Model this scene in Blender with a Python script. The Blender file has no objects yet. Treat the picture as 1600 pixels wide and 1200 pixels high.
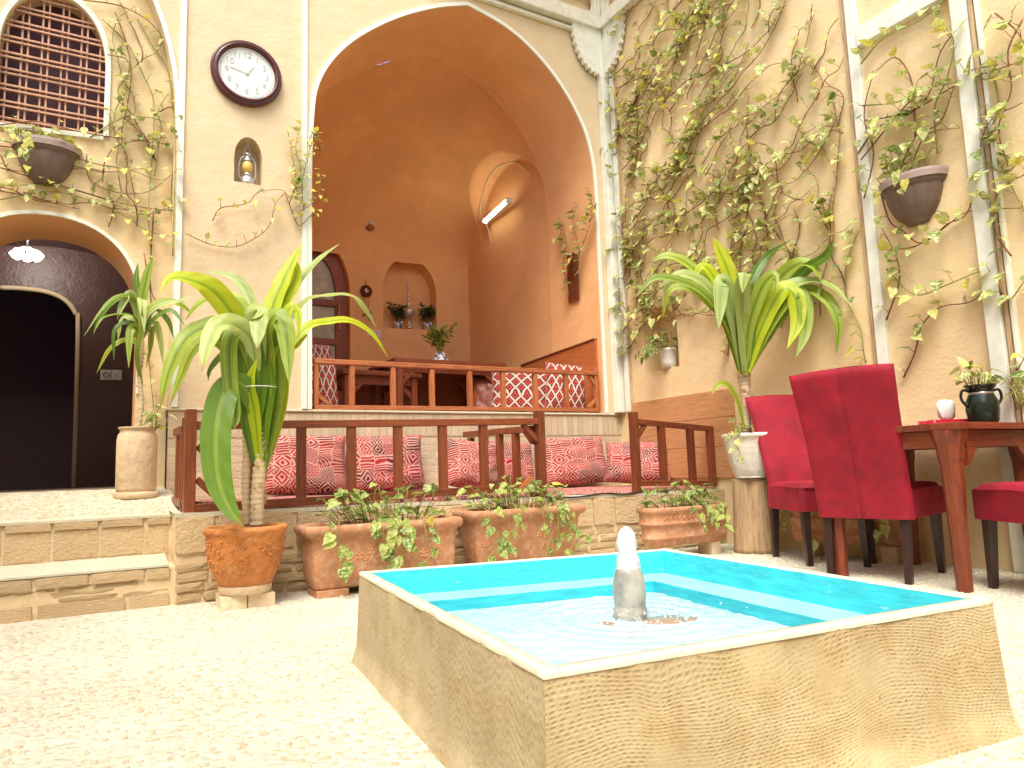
import bpy, math, random
from math import sin, cos, pi, radians, sqrt
from mathutils import Vector, Matrix, geometry, noise
random.seed(11)
S = bpy.context.scene
COL = S.collection

# ------------------------------------------------------------------ camera
EYE = Vector((0, 0, .62)); FPX = 1105.6
CR = Vector((0.86701822, -0.49720098, -0.03271992))
CU = Vector((-0.03104197, -0.11943616, 0.99235649))
CF = Vector((0.49730856, 0.85937547, 0.11898743))
cd = bpy.data.cameras.new('camera'); cam = bpy.data.objects.new('camera', cd); COL.objects.link(cam)
M3 = Matrix((CR, CU, -CF)).transposed()
cam.matrix_world = Matrix.Translation(EYE) @ M3.to_4x4()
cd.sensor_width = 36; cd.lens = 36 * FPX / 1600; cd.clip_start = .02; cd.clip_end = 500
S.camera = cam

# ------------------------------------------------------------------ light and exposure
W = bpy.data.worlds.new('World'); S.world = W; W.use_nodes = True
nt = W.node_tree; bg = nt.nodes['Background']
sky = nt.nodes.new('ShaderNodeTexSky'); sky.sky_type = 'NISHITA'; sky.sun_disc = False
SUN = Vector((-.36, -.43, .95)).normalized()
sky.sun_elevation = math.asin(SUN.z); sky.sun_rotation = math.atan2(SUN.x, SUN.y)
sky.air_density = 1.0; sky.dust_density = 4.0; sky.ozone_density = .6
nt.links.new(sky.outputs[0], bg.inputs[0]); bg.inputs[1].default_value = .15
sd = bpy.data.lights.new('sun', 'SUN'); sd.energy = 1.5; sd.angle = radians(30); sd.color = (1, .975, .84)
sun = bpy.data.objects.new('sun', sd); COL.objects.link(sun)
sun.rotation_euler = SUN.to_track_quat('Z', 'Y').to_euler()
S.view_settings.view_transform = 'Standard'; S.view_settings.look = 'None'
S.view_settings.gamma = 1; S.view_settings.exposure = 1.12
S.render.engine = 'CYCLES'
S.cycles.max_bounces = 8; S.cycles.diffuse_bounces = 5; S.cycles.transparent_max_bounces = 12
S.cycles.sample_clamp_indirect = 6

# ------------------------------------------------------------------ helpers
def ray(x, y): return CF + CR * ((x - 800) / FPX) - CU * ((y - 600) / FPX)
def atx(x, y, X): d = ray(x, y); return EYE + d * ((X - EYE.x) / d.x)
def aty(x, y, Y): d = ray(x, y); return EYE + d * ((Y - EYE.y) / d.y)
def atz(x, y, Z): d = ray(x, y); return EYE + d * ((Z - EYE.z) / d.z)
def lerp(a, b, t): return a + (b - a) * t
def rnd(a, b): return random.uniform(a, b)

WL = {}
def tagp(o, label=None, cat=None, group=None, kind=None):
    if label: o['label'] = label
    if cat: o['category'] = cat
    if group: o['group'] = group
    if kind: o['kind'] = kind
    return o
def thing(name, label, cat, loc=(0, 0, 0), rz=0, group=None):
    o = bpy.data.objects.new(name, None); COL.objects.link(o); o.empty_display_size = .1
    o.location = loc; o.rotation_euler = (0, 0, rz); WL[o.name] = Vector(loc)
    return tagp(o, label, cat, group)

def catmull(P, n=6):
    P = [Vector(p) for p in P]
    if len(P) < 3:
        return [P[0].lerp(P[-1], i / n) for i in range(n + 1)]
    Q = [P[0] * 2 - P[1]] + P + [P[-1] * 2 - P[-2]]
    out = []
    for i in range(1, len(Q) - 2):
        a, b, c, d = Q[i - 1:i + 3]
        for k in range(n):
            t = k / n
            out.append(.5 * ((2 * b) + (c - a) * t + (2 * a - 5 * b + 4 * c - d) * t * t + (3 * b - 3 * c + d - a) * t ** 3))
    out.append(P[-1].copy()); return out

class MB:
    def __init__(s): s.V = []; s.F = []; s.U = []; s.hasuv = False
    def add(s, vs, fs, uvs=None):
        o = len(s.V); s.V += [Vector(v) for v in vs]
        for i, f in enumerate(fs):
            s.F.append([o + k for k in f])
            if uvs: s.U.append(uvs[i]); s.hasuv = True
            else: s.U.append([(0, 0)] * len(f))
        return s
    def box(s, x0, x1, y0, y1, z0, z1):
        return s.obox(((x0 + x1) / 2, (y0 + y1) / 2, (z0 + z1) / 2), (abs(x1 - x0) / 2, 0, 0), (0, abs(y1 - y0) / 2, 0), (0, 0, abs(z1 - z0) / 2))
    def obox(s, c, a, b, d):
        c, a, b, d = map(Vector, (c, a, b, d))
        vs = [c + a * i + b * j + d * k for k in (-1, 1) for j in (-1, 1) for i in (-1, 1)]
        return s.add(vs, [(0, 2, 3, 1), (4, 5, 7, 6), (0, 1, 5, 4), (2, 6, 7, 3), (0, 4, 6, 2), (1, 3, 7, 5)])
    def bar(s, p0, p1, w, h, side=None):
        p0, p1 = Vector(p0), Vector(p1); t = (p1 - p0)
        L = t.length; t.normalize()
        up = Vector((0, 0, 1)) if abs(t.z) < .9 else Vector((0, 1, 0))
        a = Vector(side).normalized() if side else t.cross(up).normalized(); b = a.cross(t).normalized()
        return s.obox((p0 + p1) / 2, a * w / 2, t * L / 2, b * h / 2)
    def tube(s, P, r, n=6, caps=True, frame=None):
        P = [Vector(p) for p in P]; m = len(P)
        R = r if isinstance(r, (list, tuple)) else [r] * m
        vs = []; prev = None
        for i, p in enumerate(P):
            t = (P[min(i + 1, m - 1)] - P[max(i - 1, 0)])
            if t.length < 1e-9: t = Vector((0, 0, 1))
            t.normalize()
            if prev is None:
                a = t.cross(Vector((0, 0, 1)) if abs(t.z) < .9 else Vector((1, 0, 0))).normalized()
            else:
                a = (prev - t * prev.dot(t)).normalized()
            prev = a; b = t.cross(a)
            for k in range(n):
                th = 2 * pi * k / n; vs.append(p + (a * cos(th) + b * sin(th)) * R[i])
        fs = []; uv = []
        for i in range(m - 1):
            for k in range(n):
                k2 = (k + 1) % n
                fs.append((i * n + k, i * n + k2, (i + 1) * n + k2, (i + 1) * n + k))
                uv.append([(k / n, i / m), ((k + 1) / n, i / m), ((k + 1) / n, (i + 1) / m), (k / n, (i + 1) / m)])
        if caps:
            fs.append(tuple(range(n))[::-1]); fs.append(tuple((m - 1) * n + k for k in range(n)))
            uv += [[(0, 0)] * n] * 2
        return s.add(vs, fs, uv)
    def lathe(s, prof, n=24, c=(0, 0, 0), fn=None, cap=False):
        # fn(theta, r, z) -> (x, y, z)
        c = Vector(c); vs = []
        for (r, z) in prof:
            for k in range(n):
                th = 2 * pi * k / n
                vs.append(c + (Vector(fn(th, r, z)) if fn else Vector((r * cos(th), r * sin(th), z))))
        fs = []; uv = []; m = len(prof)
        for i in range(m - 1):
            for k in range(n):
                k2 = (k + 1) % n
                fs.append((i * n + k, i * n + k2, (i + 1) * n + k2, (i + 1) * n + k))
                uv.append([(k / n, i / m), ((k + 1) / n, i / m), ((k + 1) / n, (i + 1) / m), (k / n, (i + 1) / m)])
        if cap:
            fs += [tuple(range(n))[::-1], tuple((m - 1) * n + k for k in range(n))]; uv += [[(0, 0)] * n] * 2
        return s.add(vs, fs, uv)
    def grid(s, fn, nu, nv, flip=False):
        vs = [fn(i / nu, j / nv) for j in range(nv + 1) for i in range(nu + 1)]
        fs = []; uv = []
        for j in range(nv):
            for i in range(nu):
                a = j * (nu + 1) + i; q = [a, a + 1, a + nu + 2, a + nu + 1]
                w = [(i / nu, j / nv), ((i + 1) / nu, j / nv), ((i + 1) / nu, (j + 1) / nv), (i / nu, (j + 1) / nv)]
                if flip: q.reverse(); w.reverse()
                fs.append(q); uv.append(w)
        return s.add(vs, fs, uv)
    def prism(s, poly, T0, T1):
        # poly of 2D points, T0/T1 map (u,v)->3D for the two faces
        n = len(poly); A = [T0(*p) for p in poly]; B = [T1(*p) for p in poly]
        tris = geometry.tessellate_polygon([[Vector((p[0], p[1], 0)) for p in poly]])
        fs = [tuple(t) for t in tris] + [tuple(n + k for k in reversed(t)) for t in tris]
        fs += [(i, (i + 1) % n, n + (i + 1) % n, n + i) for i in range(n)]
        return s.add(A + B, fs)
    def plate(s, outer, holes, T):
        L = [[Vector((p[0], p[1], 0)) for p in outer]] + [[Vector((p[0], p[1], 0)) for p in h] for h in holes]
        tris = geometry.tessellate_polygon(L); pts = [p for l in L for p in l]
        return s.add([T(p.x, p.y) for p in pts], [tuple(t) for t in tris])
    def strip(s, curve, T0, T1, closed=False):
        n = len(curve); A = [T0(*p) for p in curve]; B = [T1(*p) for p in curve]
        r = range(n if closed else n - 1)
        return s.add(A + B, [(i, (i + 1) % n, n + (i + 1) % n, n + i) for i in r])
    def mesh(s, name, mat, smooth=False, off=None):
        me = bpy.data.meshes.new(name)
        V = [v - off for v in s.V] if off is not None else s.V
        me.from_pydata([tuple(v) for v in V], [], s.F); me.validate(clean_customdata=False) if False else None
        if s.hasuv:
            uvl = me.uv_layers.new(name='UVMap'); flat = []
            for f in s.U:
                for c in f: flat += [c[0], c[1]]
            uvl.data.foreach_set('uv', flat)
        if mat: me.materials.append(mat)
        if smooth: me.polygons.foreach_set('use_smooth', [True] * len(me.polygons))
        me.update(); return me
    def build(s, name, mat, parent=None, smooth=False, bevel=0, local=False, recalc=True, sub=0):
        root = parent
        while root is not None and root.parent is not None: root = root.parent
        off = None
        if root is not None and not local: off = WL[root.name]
        me = s.mesh(name, mat, smooth, off)
        if recalc:
            import bmesh
            bm = bmesh.new(); bm.from_mesh(me); bmesh.ops.recalc_face_normals(bm, faces=bm.faces); bm.to_mesh(me); bm.free()
        o = bpy.data.objects.new(name, me); COL.objects.link(o)
        if parent is not None: o.parent = parent
        else: WL[o.name] = Vector((0, 0, 0))
        if bevel:
            b = o.modifiers.new('bevel', 'BEVEL'); b.width = bevel; b.segments = 2; b.limit_method = 'ANGLE'; b.angle_limit = radians(40)
            if smooth is False and hasattr(me, 'shade_auto_smooth'): pass
        if sub:
            m = o.modifiers.new('sub', 'SUBSURF'); m.levels = sub; m.render_levels = sub
        return o

def inst(name, me, parent, M):
    """a child of parent sharing the mesh me; M in world coordinates"""
    o = bpy.data.objects.new(name, me); COL.objects.link(o); o.parent = parent
    root = parent
    while root.parent is not None: root = root.parent
    o.matrix_local = Matrix.Translation(-WL[root.name]) @ M
    return o

# ------------------------------------------------------------------ materials
class NT:
    def __init__(s, name, rough=.8):
        s.m = bpy.data.materials.new(name); s.m.use_nodes = True; s.t = s.m.node_tree
        s.b = s.t.nodes['Principled BSDF']; s.out = s.t.nodes['Material Output']
        s.b.inputs['Roughness'].default_value = rough
        s.tc = s.t.nodes.new('ShaderNodeTexCoord')
        s.obj = s.tc.outputs['Object']; s.uv = s.tc.outputs['UV']
    def n(s, typ, ins=None, **props):
        nd = s.t.nodes.new('ShaderNode' + typ)
        for k, v in props.items(): setattr(nd, k, v)
        for k, v in (ins or {}).items():
            sk = nd.inputs[k]
            if hasattr(v, 'is_linked') or isinstance(v, bpy.types.NodeSocket): s.t.links.new(v, sk)
            else: sk.default_value = v
        return nd
    def map(s, vec, scale=(1, 1, 1), loc=(0, 0, 0), rot=(0, 0, 0)):
        return s.n('Mapping', {'Vector': vec, 'Scale': scale, 'Location': loc, 'Rotation': rot}).outputs[0]
    def noise(s, scale, detail=4, vec=None, rough=.55, dist=0):
        return s.n('TexNoise', {'Vector': vec or s.obj, 'Scale': scale, 'Detail': detail, 'Roughness': rough, 'Distortion': dist}).outputs[0]
    def noisec(s, scale, vec=None):
        return s.n('TexNoise', {'Vector': vec or s.obj, 'Scale': scale, 'Detail': 2}).outputs[1]
    def voro(s, scale, vec=None, feature='F1', out=0, rand=1):
        return s.n('TexVoronoi', {'Vector': vec or s.obj, 'Scale': scale, 'Randomness': rand}, feature=feature).outputs[out]
    def ramp(s, fac, stops, interp='LINEAR'):
        nd = s.n('ValToRGB', {'Fac': fac}); cr = nd.color_ramp; cr.interpolation = interp
        while len(cr.elements) < len(stops): cr.elements.new(.5)
        for e, (p, c) in zip(cr.elements, stops):
            e.position = p; e.color = (*c, 1) if hasattr(c, '__len__') else (c, c, c, 1)
        return nd.outputs[0]
    def mix(s, f, a, b, blend='MIX'):
        nd = s.n('Mix', data_type='RGBA', blend_type=blend); nd.clamp_factor = True
        for k, v in ((0, f), (6, a), (7, b)):
            if isinstance(v, bpy.types.NodeSocket): s.t.links.new(v, nd.inputs[k])
            elif k == 0: nd.inputs[0].default_value = v
            else: nd.inputs[k].default_value = (*v, 1) if len(v) == 3 else v
        return nd.outputs[2]
    def math(s, op, a, b=0., c=0.):
        nd = s.n('Math', operation=op)
        for k, v in enumerate((a, b, c)):
            if isinstance(v, bpy.types.NodeSocket): s.t.links.new(v, nd.inputs[k])
            else: nd.inputs[k].default_value = v
        return nd.outputs[0]
    def sep(s, vec): return s.n('SeparateXYZ', {0: vec}).outputs
    def comb(s, x, y, z=0.):
        return s.n('CombineXYZ', {0: x, 1: y, 2: z}).outputs[0]
    def bump(s, h, strength=.5, dist=.01, normal=None):
        d = {'Height': h, 'Strength': strength, 'Distance': dist}
        if normal is not None: d['Normal'] = normal
        return s.n('Bump', d).outputs[0]
    def set(s, col=None, bump=None, rough=None, **kw):
        def put(k, v):
            if isinstance(v, bpy.types.NodeSocket): s.t.links.new(v, s.b.inputs[k])
            else: s.b.inputs[k].default_value = (*v, 1) if (hasattr(v, '__len__') and len(v) == 3) else v
        if col is not None: put('Base Color', col)
        if bump is not None: put('Normal', bump)
        if rough is not None: put('Roughness', rough)
        for k, v in kw.items(): put(k.replace('_', ' '), v)
        return s.m

MAT = {}
def sc(c, k): return tuple(x * k for x in c)
def plaster(name, c, var=.12, bumps=.35, fibre=True, warm=None):
    t = NT(name, .9)
    big = t.noise(1.3, 4); mid = t.noise(7, 5); fine = t.noise(60, 4)
    col = t.mix(t.ramp(big, [(.3, 0.), (.7, 1.)]), sc(c, 1 - var), sc(c, 1 + var))
    col = t.mix(t.ramp(mid, [(.35, 0.), (.75, .6)]), col, warm or (c[0] * .98, c[1] * .86, c[2] * .7))
    col = t.mix(t.ramp(fine, [(.55, 0.), (.75, .35)]), col, sc(c, .68))
    if fibre:
        fb = t.noise(1, 2, t.map(t.obj, (160, 160, 22), rot=(.4, .3, .2)))
        col = t.mix(t.ramp(fb, [(.68, 0.), (.74, .3)]), col, (c[0] * 1.15, c[1] * 1.15, c[2] * 1.05))
        pit = t.voro(26); col = t.mix(t.ramp(pit, [(.03, .5), (.06, 0.)]), col, sc(c, .35))
    h = t.math('ADD', t.math('MULTIPLY', t.noise(4, 5), 1.2), t.math('MULTIPLY', t.noise(38, 6), .35))
    MAT[name] = t.set(col, t.bump(h, bumps, .03)); return MAT[name]
plaster('wall_plaster', (.68, .56, .37), .06)
plaster('bay_plaster', (.77, .62, .37), .06)
plaster('iwan_plaster', (.80, .46, .215), .14, .3)
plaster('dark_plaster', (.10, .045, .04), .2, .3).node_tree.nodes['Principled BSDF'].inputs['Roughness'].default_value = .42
plaster('mortar', (.70, .57, .37), .1, .6, False)
plaster('base_plaster', (.72, .59, .40), .06, .6)
plaster('landing_paving', (.58, .55, .43), .05, .5, False)
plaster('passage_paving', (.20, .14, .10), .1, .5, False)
plaster('white_lime', (.78, .82, .72), .03, .2, False, (.78, .77, .66))

def brickmat(name, c):
    t = NT(name, .92)
    oi = t.n('ObjectInfo').outputs['Random']
    col = t.mix(oi, sc(c, .86), sc(c, 1.12)); n1 = t.noise(18, 6)
    col = t.mix(t.ramp(n1, [(.4, 0.), (.7, .55)]), col, (c[0] * .85, c[1] * .65, c[2] * .48))
    col = t.mix(t.ramp(t.noise(90, 3), [(.6, 0.), (.7, .4)]), col, sc(c, .55))
    h = t.math('ADD', t.noise(30, 6), t.math('MULTIPLY', t.noise(8, 3), 1.5))
    MAT[name] = t.set(col, t.bump(h, .7, .012))
brickmat('brick_clay', (.66, .51, .31)); brickmat('brick_pale', (.74, .63, .45))

def wood(name, c1, c2, axis='z', rough=.5, sc_=1., coat=0.):
    t = NT(name, rough)
    mp = {'z': (22, 22, 1.6), 'x': (1.6, 22, 22), 'y': (22, 1.6, 22)}[axis]
    v = t.map(t.obj, tuple(a * sc_ for a in mp)); nz = t.noise(1.6, 6, v, .65, 1.5)
    w = t.noise(4.5, 5, v, .6, .4)
    col = t.mix(t.ramp(nz, [(.3, 0.), (.7, 1.)]), c1, c2)
    col = t.mix(t.ramp(w, [(.5, 0.), (.68, .75)]), col, sc(c1, .35))
    oi = t.n('ObjectInfo').outputs['Random']
    col = t.mix(t.math('MULTIPLY', oi, .35), col, sc(c2, 1.3))
    MAT[name] = t.set(col, t.bump(w, .35, .004), rough, Coat_Weight=coat)
for a in 'xyz':
    wood('rail_wood_' + a, (.10, .020, .009), (.26, .066, .022), a, .45)
    wood('light_wood_' + a, (.30, .075, .025), (.47, .17, .06), a, .55)
    wood('table_wood_' + a, (.085, .017, .009), (.25, .052, .020), a, .42)
wood('edge_wood', (.40, .25, .13), (.58, .42, .25), 'z', .6)
wood('board_wood', (.44, .20, .08), (.56, .30, .14), 'y', .45, .9)
wood('iwan_board', (.34, .08, .025), (.50, .16, .05), 'y', .5, .9)
wood('log_wood', (.27, .17, .095), (.46, .32, .18), 'z', .9, .8)
wood('chair_leg_wood', (.018, .008, .008), (.035, .014, .012), 'z', .35)
wood('grille_wood', (.40, .20, .12), (.60, .36, .24), 'z', .7)
wood('door_wood', (.16, .03, .015), (.32, .08, .03), 'z', .4)

def flat(name, c, rough=.5, bumpn=None, **kw):
    t = NT(name, rough)
    nz = t.noise(bumpn or 12, 5)
    col = t.mix(t.ramp(nz, [(.35, 0.), (.7, 1.)]), sc(c, .9), sc(c, 1.06))
    MAT[name] = t.set(col, t.bump(t.noise(70, 4), .12, .004), rough, **kw); return t
flat('white_paint', (.78, .80, .74), .45)
flat('white_timber', (.78, .80, .70), .5)
flat('socket_white', (.75, .70, .66), .35)
flat('bowl_plastic', (.16, .105, .085), .5)
flat('bowl_rim', (.42, .33, .30), .5)
flat('clock_rim', (.085, .018, .014), .25)
flat('clock_face', (.80, .84, .80), .35)
flat('clock_ink', (.50, .54, .48), .5)
flat('string_white', (.8, .8, .75), .5)
flat('iron', (.03, .025, .03), .4)
flat('tin', (.55, .55, .52), .3, Metallic=.7)
flat('lamp_glass', (.70, .50, .12), .1)
flat('ceramic_white', (.74, .76, .74), .3)
flat('vase_dark', (.010, .022, .016), .16)
flat('tissue', (.86, .88, .86), .8)
flat('soil', (.05, .03, .02), .95)
flat('cable', (.02, .02, .03), .5)
flat('fringe', (.72, .68, .60), .9)
flat('red_fruit', (.5, .12, .04), .4)
flat('wet_stone', (.34, .25, .18), .2)
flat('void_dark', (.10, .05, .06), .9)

def velvet():
    t = NT('red_velvet', .75)
    nz = t.noise(5, 4); n2 = t.noise(22, 5)
    c = t.mix(t.ramp(nz, [(.35, 0.), (.7, 1.)]), (.21, .002, .013), (.36, .004, .025))
    c = t.mix(t.ramp(n2, [(.5, 0.), (.75, .45)]), c, (.15, .002, .012))
    MAT['red_velvet'] = t.set(c, t.bump(t.math('ADD', t.noise(3, 3), t.math('MULTIPLY', t.noise(120, 2), .1)), .35, .02), .8,
        Sheen_Weight=.22, Sheen_Roughness=.4, Sheen_Tint=(.9, .1, .2))
velvet()

def terracotta(name, c, dirt=(.75, .6, .45)):
    t = NT(name, .85)
    n1 = t.noise(6, 5); n2 = t.noise(26, 6)
    col = t.mix(t.ramp(n1, [(.35, 0.), (.7, 1.)]), sc(c, .82), sc(c, 1.12))
    col = t.mix(t.ramp(n2, [(.48, 0.), (.72, .55)]), col, dirt)
    col = t.mix(t.ramp(t.noise(55, 4), [(.6, 0.), (.72, .5)]), col, sc(c, .35))
    h = t.math('ADD', t.noise(30, 5), t.math('MULTIPLY', t.voro(34), -.6 if name == 'terracotta' else -.08))
    MAT[name] = t.set(col, t.bump(h, .6, .012))
terracotta('terracotta', (.58, .22, .06), (.62, .34, .14))
terracotta('terracotta_pale', (.50, .235, .12), (.62, .46, .32))
terracotta('cream_clay', (.62, .47, .30), (.70, .58, .40))
terracotta('white_clay', (.74, .72, .64), (.78, .76, .68))
terracotta('relief_clay', (.58, .27, .13), (.70, .46, .3))

def kilim(name, red, cream, dark, nu=3., nv=3., white=.4, seed=0.):
    t = NT(name, .9)
    warp = t.n('VectorMath', {0: t.uv, 1: t.n('VectorMath', {0: t.noisec(3., t.uv), 3: .16}, operation='SCALE').outputs[0]}, operation='ADD').outputs[0]
    v = t.map(warp, (1, 1, 1), (seed, seed * .7, 0)); x, y, _ = t.sep(v)
    X = t.math('MULTIPLY', x, nu); Y = t.math('MULTIPLY', y, nv)
    cx = t.math('FLOOR', X); 
    Y2 = t.math('ADD', Y, t.math('MULTIPLY', t.n('TexWhiteNoise', {'W': cx}, noise_dimensions='1D').outputs[0], .8))
    cy = t.math('FLOOR', Y2)
    rn = t.n('TexWhiteNoise', {'Vector': t.comb(cx, cy, 3.)}, noise_dimensions='3D').outputs[0]
    rn2 = t.n('TexWhiteNoise', {'Vector': t.comb(cx, cy, 9.)}, noise_dimensions='3D').outputs[0]
    fx = t.math('ABSOLUTE', t.math('SUBTRACT', t.math('FRACT', X), .5)); fy = t.math('ABSOLUTE', t.math('SUBTRACT', t.math('FRACT', Y2), .5))
    dia = t.math('GREATER_THAN', t.math('FRACT', t.math('MULTIPLY', t.math('ADD', fx, fy), 3.6)), .5)
    strp = t.math('GREATER_THAN', t.math('FRACT', t.math('MULTIPLY', Y2, 5.)), .55)
    fx4 = t.math('ABSOLUTE', t.math('SUBTRACT', t.math('FRACT', t.math('MULTIPLY', X, 4.)), .5))
    zig = t.math('GREATER_THAN', t.math('FRACT', t.math('MULTIPLY', t.math('ADD', Y2, t.math('MULTIPLY', fx4, .3)), 5.)), .55)
    fy4 = t.math('ABSOLUTE', t.math('SUBTRACT', t.math('FRACT', t.math('MULTIPLY', Y2, 4.)), .5))
    sm = t.math('GREATER_THAN', t.math('FRACT', t.math('MULTIPLY', t.math('ADD', fx4, fy4), 2.)), .5)
    def sel(a, b, th, r):
        k = t.math('GREATER_THAN', r, th)
        return t.math('ADD', t.math('MULTIPLY', a, t.math('SUBTRACT', 1., k)), t.math('MULTIPLY', b, k))
    pat = sel(sel(dia, strp, .4, rn), sel(zig, sm, .8, rn), .62, rn)
    base = t.mix(t.ramp(rn2, [(.0, 0.), (1., 1.)]), red, sc(red, .5))
    col = t.mix(t.math('MULTIPLY', pat, white * 2), base, cream)
    edge = t.math('GREATER_THAN', t.math('MAXIMUM', fx, fy), .482)
    col = t.mix(edge, col, cream)
    dk = t.math('MULTIPLY', t.math('GREATER_THAN', rn2, .72), t.math('SUBTRACT', 1., pat))
    col = t.mix(dk, col, dark)
    th = t.noise(1., 2, t.map(t.uv, (220, 220, 1)))
    col = t.mix(t.ramp(th, [(.4, 0.), (.7, .35)]), col, sc(red, .7))
    MAT[name] = t.set(col, t.bump(th, .3, .003))
kilim('kilim_rose', (.34, .010, .022), (.62, .40, .33), (.06, .004, .010), 5.6, 4.2, .40, 0)
kilim('kilim_rose_b', (.36, .011, .028), (.62, .40, .33), (.06, .004, .010), 6.2, 3.8, .38, 5.3)
kilim('kilim_mat', (.44, .02, .04), (.66, .46, .36), (.09, .006, .015), 30, 9, .36, 2.2)
def lattice():
    t = NT('kilim_lattice', .9)
    x, y, _ = t.sep(t.uv); a = t.math('MULTIPLY', x, 5.); b = t.math('MULTIPLY', y, 3.5)
    p = t.math('FRACT', t.math('ADD', a, b)); q = t.math('FRACT', t.math('SUBTRACT', a, b))
    dp = t.math('ABSOLUTE', t.math('SUBTRACT', p, .5)); dq = t.math('ABSOLUTE', t.math('SUBTRACT', q, .5))
    m = t.math('MAXIMUM', dp, dq)
    ed = t.math('GREATER_THAN', m, .39); c = t.mix(t.math('LESS_THAN', m, .26), (.08, .006, .012), (.50, .06, .03))
    c = t.mix(t.math('LESS_THAN', m, .13), c, (.14, .02, .04)); c = t.mix(ed, c, (.60, .48, .40))
    th = t.noise(1., 2, t.map(t.uv, (160, 160, 1)))
    MAT['kilim_lattice'] = t.set(c, t.bump(th, .3, .003))
lattice()

def leafmat(name, c1, c2, c3, stripes=False, mid=None, trans=.3, rough=.42):
    t = NT(name, rough)
    rd = t.n('ObjectInfo').outputs['Random']; ri = t.n('NewGeometry').outputs['Random Per Island']
    r = t.math('FRACT', t.math('ADD', rd, ri))
    base = t.mix(t.ramp(r, [(.15, 0.), (.85, 1.)]), c1, c2)
    if stripes:
        n1 = t.noise(1, 2, t.map(t.uv, (34, .8, 1))); col = t.mix(t.ramp(n1, [(.42, 0.), (.62, .6)]), base, c3)
        x, y, _ = t.sep(t.uv)
        e = t.math('ABSOLUTE', t.math('SUBTRACT', x, .5))
        col = t.mix(t.ramp(e, [(.0, .75), (.06, .55), (.10, 0.)]), col, mid or sc(c1, .6))
        col = t.mix(t.math('MULTIPLY', t.ramp(y, [(.88, 0.), (1., 1.)]), t.math('GREATER_THAN', r, .5)), col, (.30, .12, .03))
        bm = t.bump(n1, .4, .003)
    else:
        n1 = t.noise(3.5, 3, t.n('VectorMath', {0: t.map(t.uv, (1, 1.6, 1)), 1: t.comb(t.math('MULTIPLY', r, 37.), r, 0.)}, operation='ADD').outputs[0], .6, .8)
        col = t.mix(t.ramp(n1, [(.46, 0.), (.58, .9)]), base, c3)
        x, y, _ = t.sep(t.uv); e = t.math('ABSOLUTE', t.math('SUBTRACT', x, .5))
        col = t.mix(t.ramp(e, [(.0, .5), (.03, .0)]), col, c3)
        v = t.n('TexWave', {'Vector': t.comb(t.math('ADD', y, t.math('MULTIPLY', e, -.9)), x, 0.), 'Scale': 7., 'Distortion': .4}).outputs[1]
        bm = t.bump(v, .25, .004)
    t.set(col, bm, rough)
    tr = t.n('BsdfTranslucent', {'Color': col, 'Normal': bm})
    ms = t.n('MixShader', {0: trans, 1: t.b.outputs[0], 2: tr.outputs[0]})
    t.t.links.new(ms.outputs[0], t.out.inputs[0]); MAT[name] = t.m
leafmat('pothos_leaf', (.18, .28, .030), (.52, .56, .12), (.78, .76, .40))
leafmat('pothos_green', (.10, .22, .018), (.34, .46, .06), (.62, .68, .30))
leafmat('pothos_yellow', (.52, .50, .03), (.66, .60, .05), (.72, .68, .25))
leafmat('pothos_dark', (.05, .12, .015), (.14, .23, .03), (.46, .52, .20))
leafmat('strap_leaf', (.13, .25, .010), (.30, .42, .015), (.56, .62, .15), True)
leafmat('strap_dark', (.05, .13, .010), (.12, .24, .015), (.17, .30, .03), True, (.26, .38, .04))
leafmat('strap_lime', (.46, .55, .012), (.50, .60, .015), (.60, .68, .05), True, (.14, .30, .01), .35)
leafmat('strap_pale', (.26, .38, .04), (.40, .50, .08), (.72, .76, .48), True, (.22, .34, .08), .3)
leafmat('shrub_leaf', (.10, .15, .02), (.34, .38, .06), (.42, .46, .12))
leafmat('shrub_dark', (.02, .035, .01), (.05, .08, .02), (.09, .12, .04))
def stemmat():
    t = NT('vine_stem', .8)
    r = t.n('ObjectInfo').outputs['Random']; n1 = t.noise(9, 3)
    c = t.mix(t.ramp(r, [(.3, 0.), (.9, 1.)]), (.22, .09, .04), (.36, .20, .08))
    c = t.mix(t.ramp(n1, [(.45, 0.), (.65, .8)]), c, (.14, .05, .028)); MAT['vine_stem'] = t.set(c, t.bump(t.noise(90, 2), .4, .003))
    t = NT('green_stem', .6); c = t.mix(t.noise(12, 3), (.16, .20, .04), (.40, .38, .10)); MAT['green_stem'] = t.set(c)
    t = NT('trunk_bark', .95)
    z = t.sep(t.obj)[2]; rg = t.math('FRACT', t.math('MULTIPLY', t.math('ADD', z, t.math('MULTIPLY', t.noise(9, 2), .03)), 38.))
    c = t.mix(t.ramp(rg, [(0., .9), (.25, 0.), (.8, 0.), (1., .6)]), (.68, .54, .35), (.46, .31, .18))
    c = t.mix(t.ramp(t.noise(20, 4), [(.45, 0.), (.7, .6)]), c, (.60, .46, .30))
    MAT['trunk_bark'] = t.set(c, t.bump(t.math('ADD', rg, t.noise(25, 4)), .5, .005))
stemmat()

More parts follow.
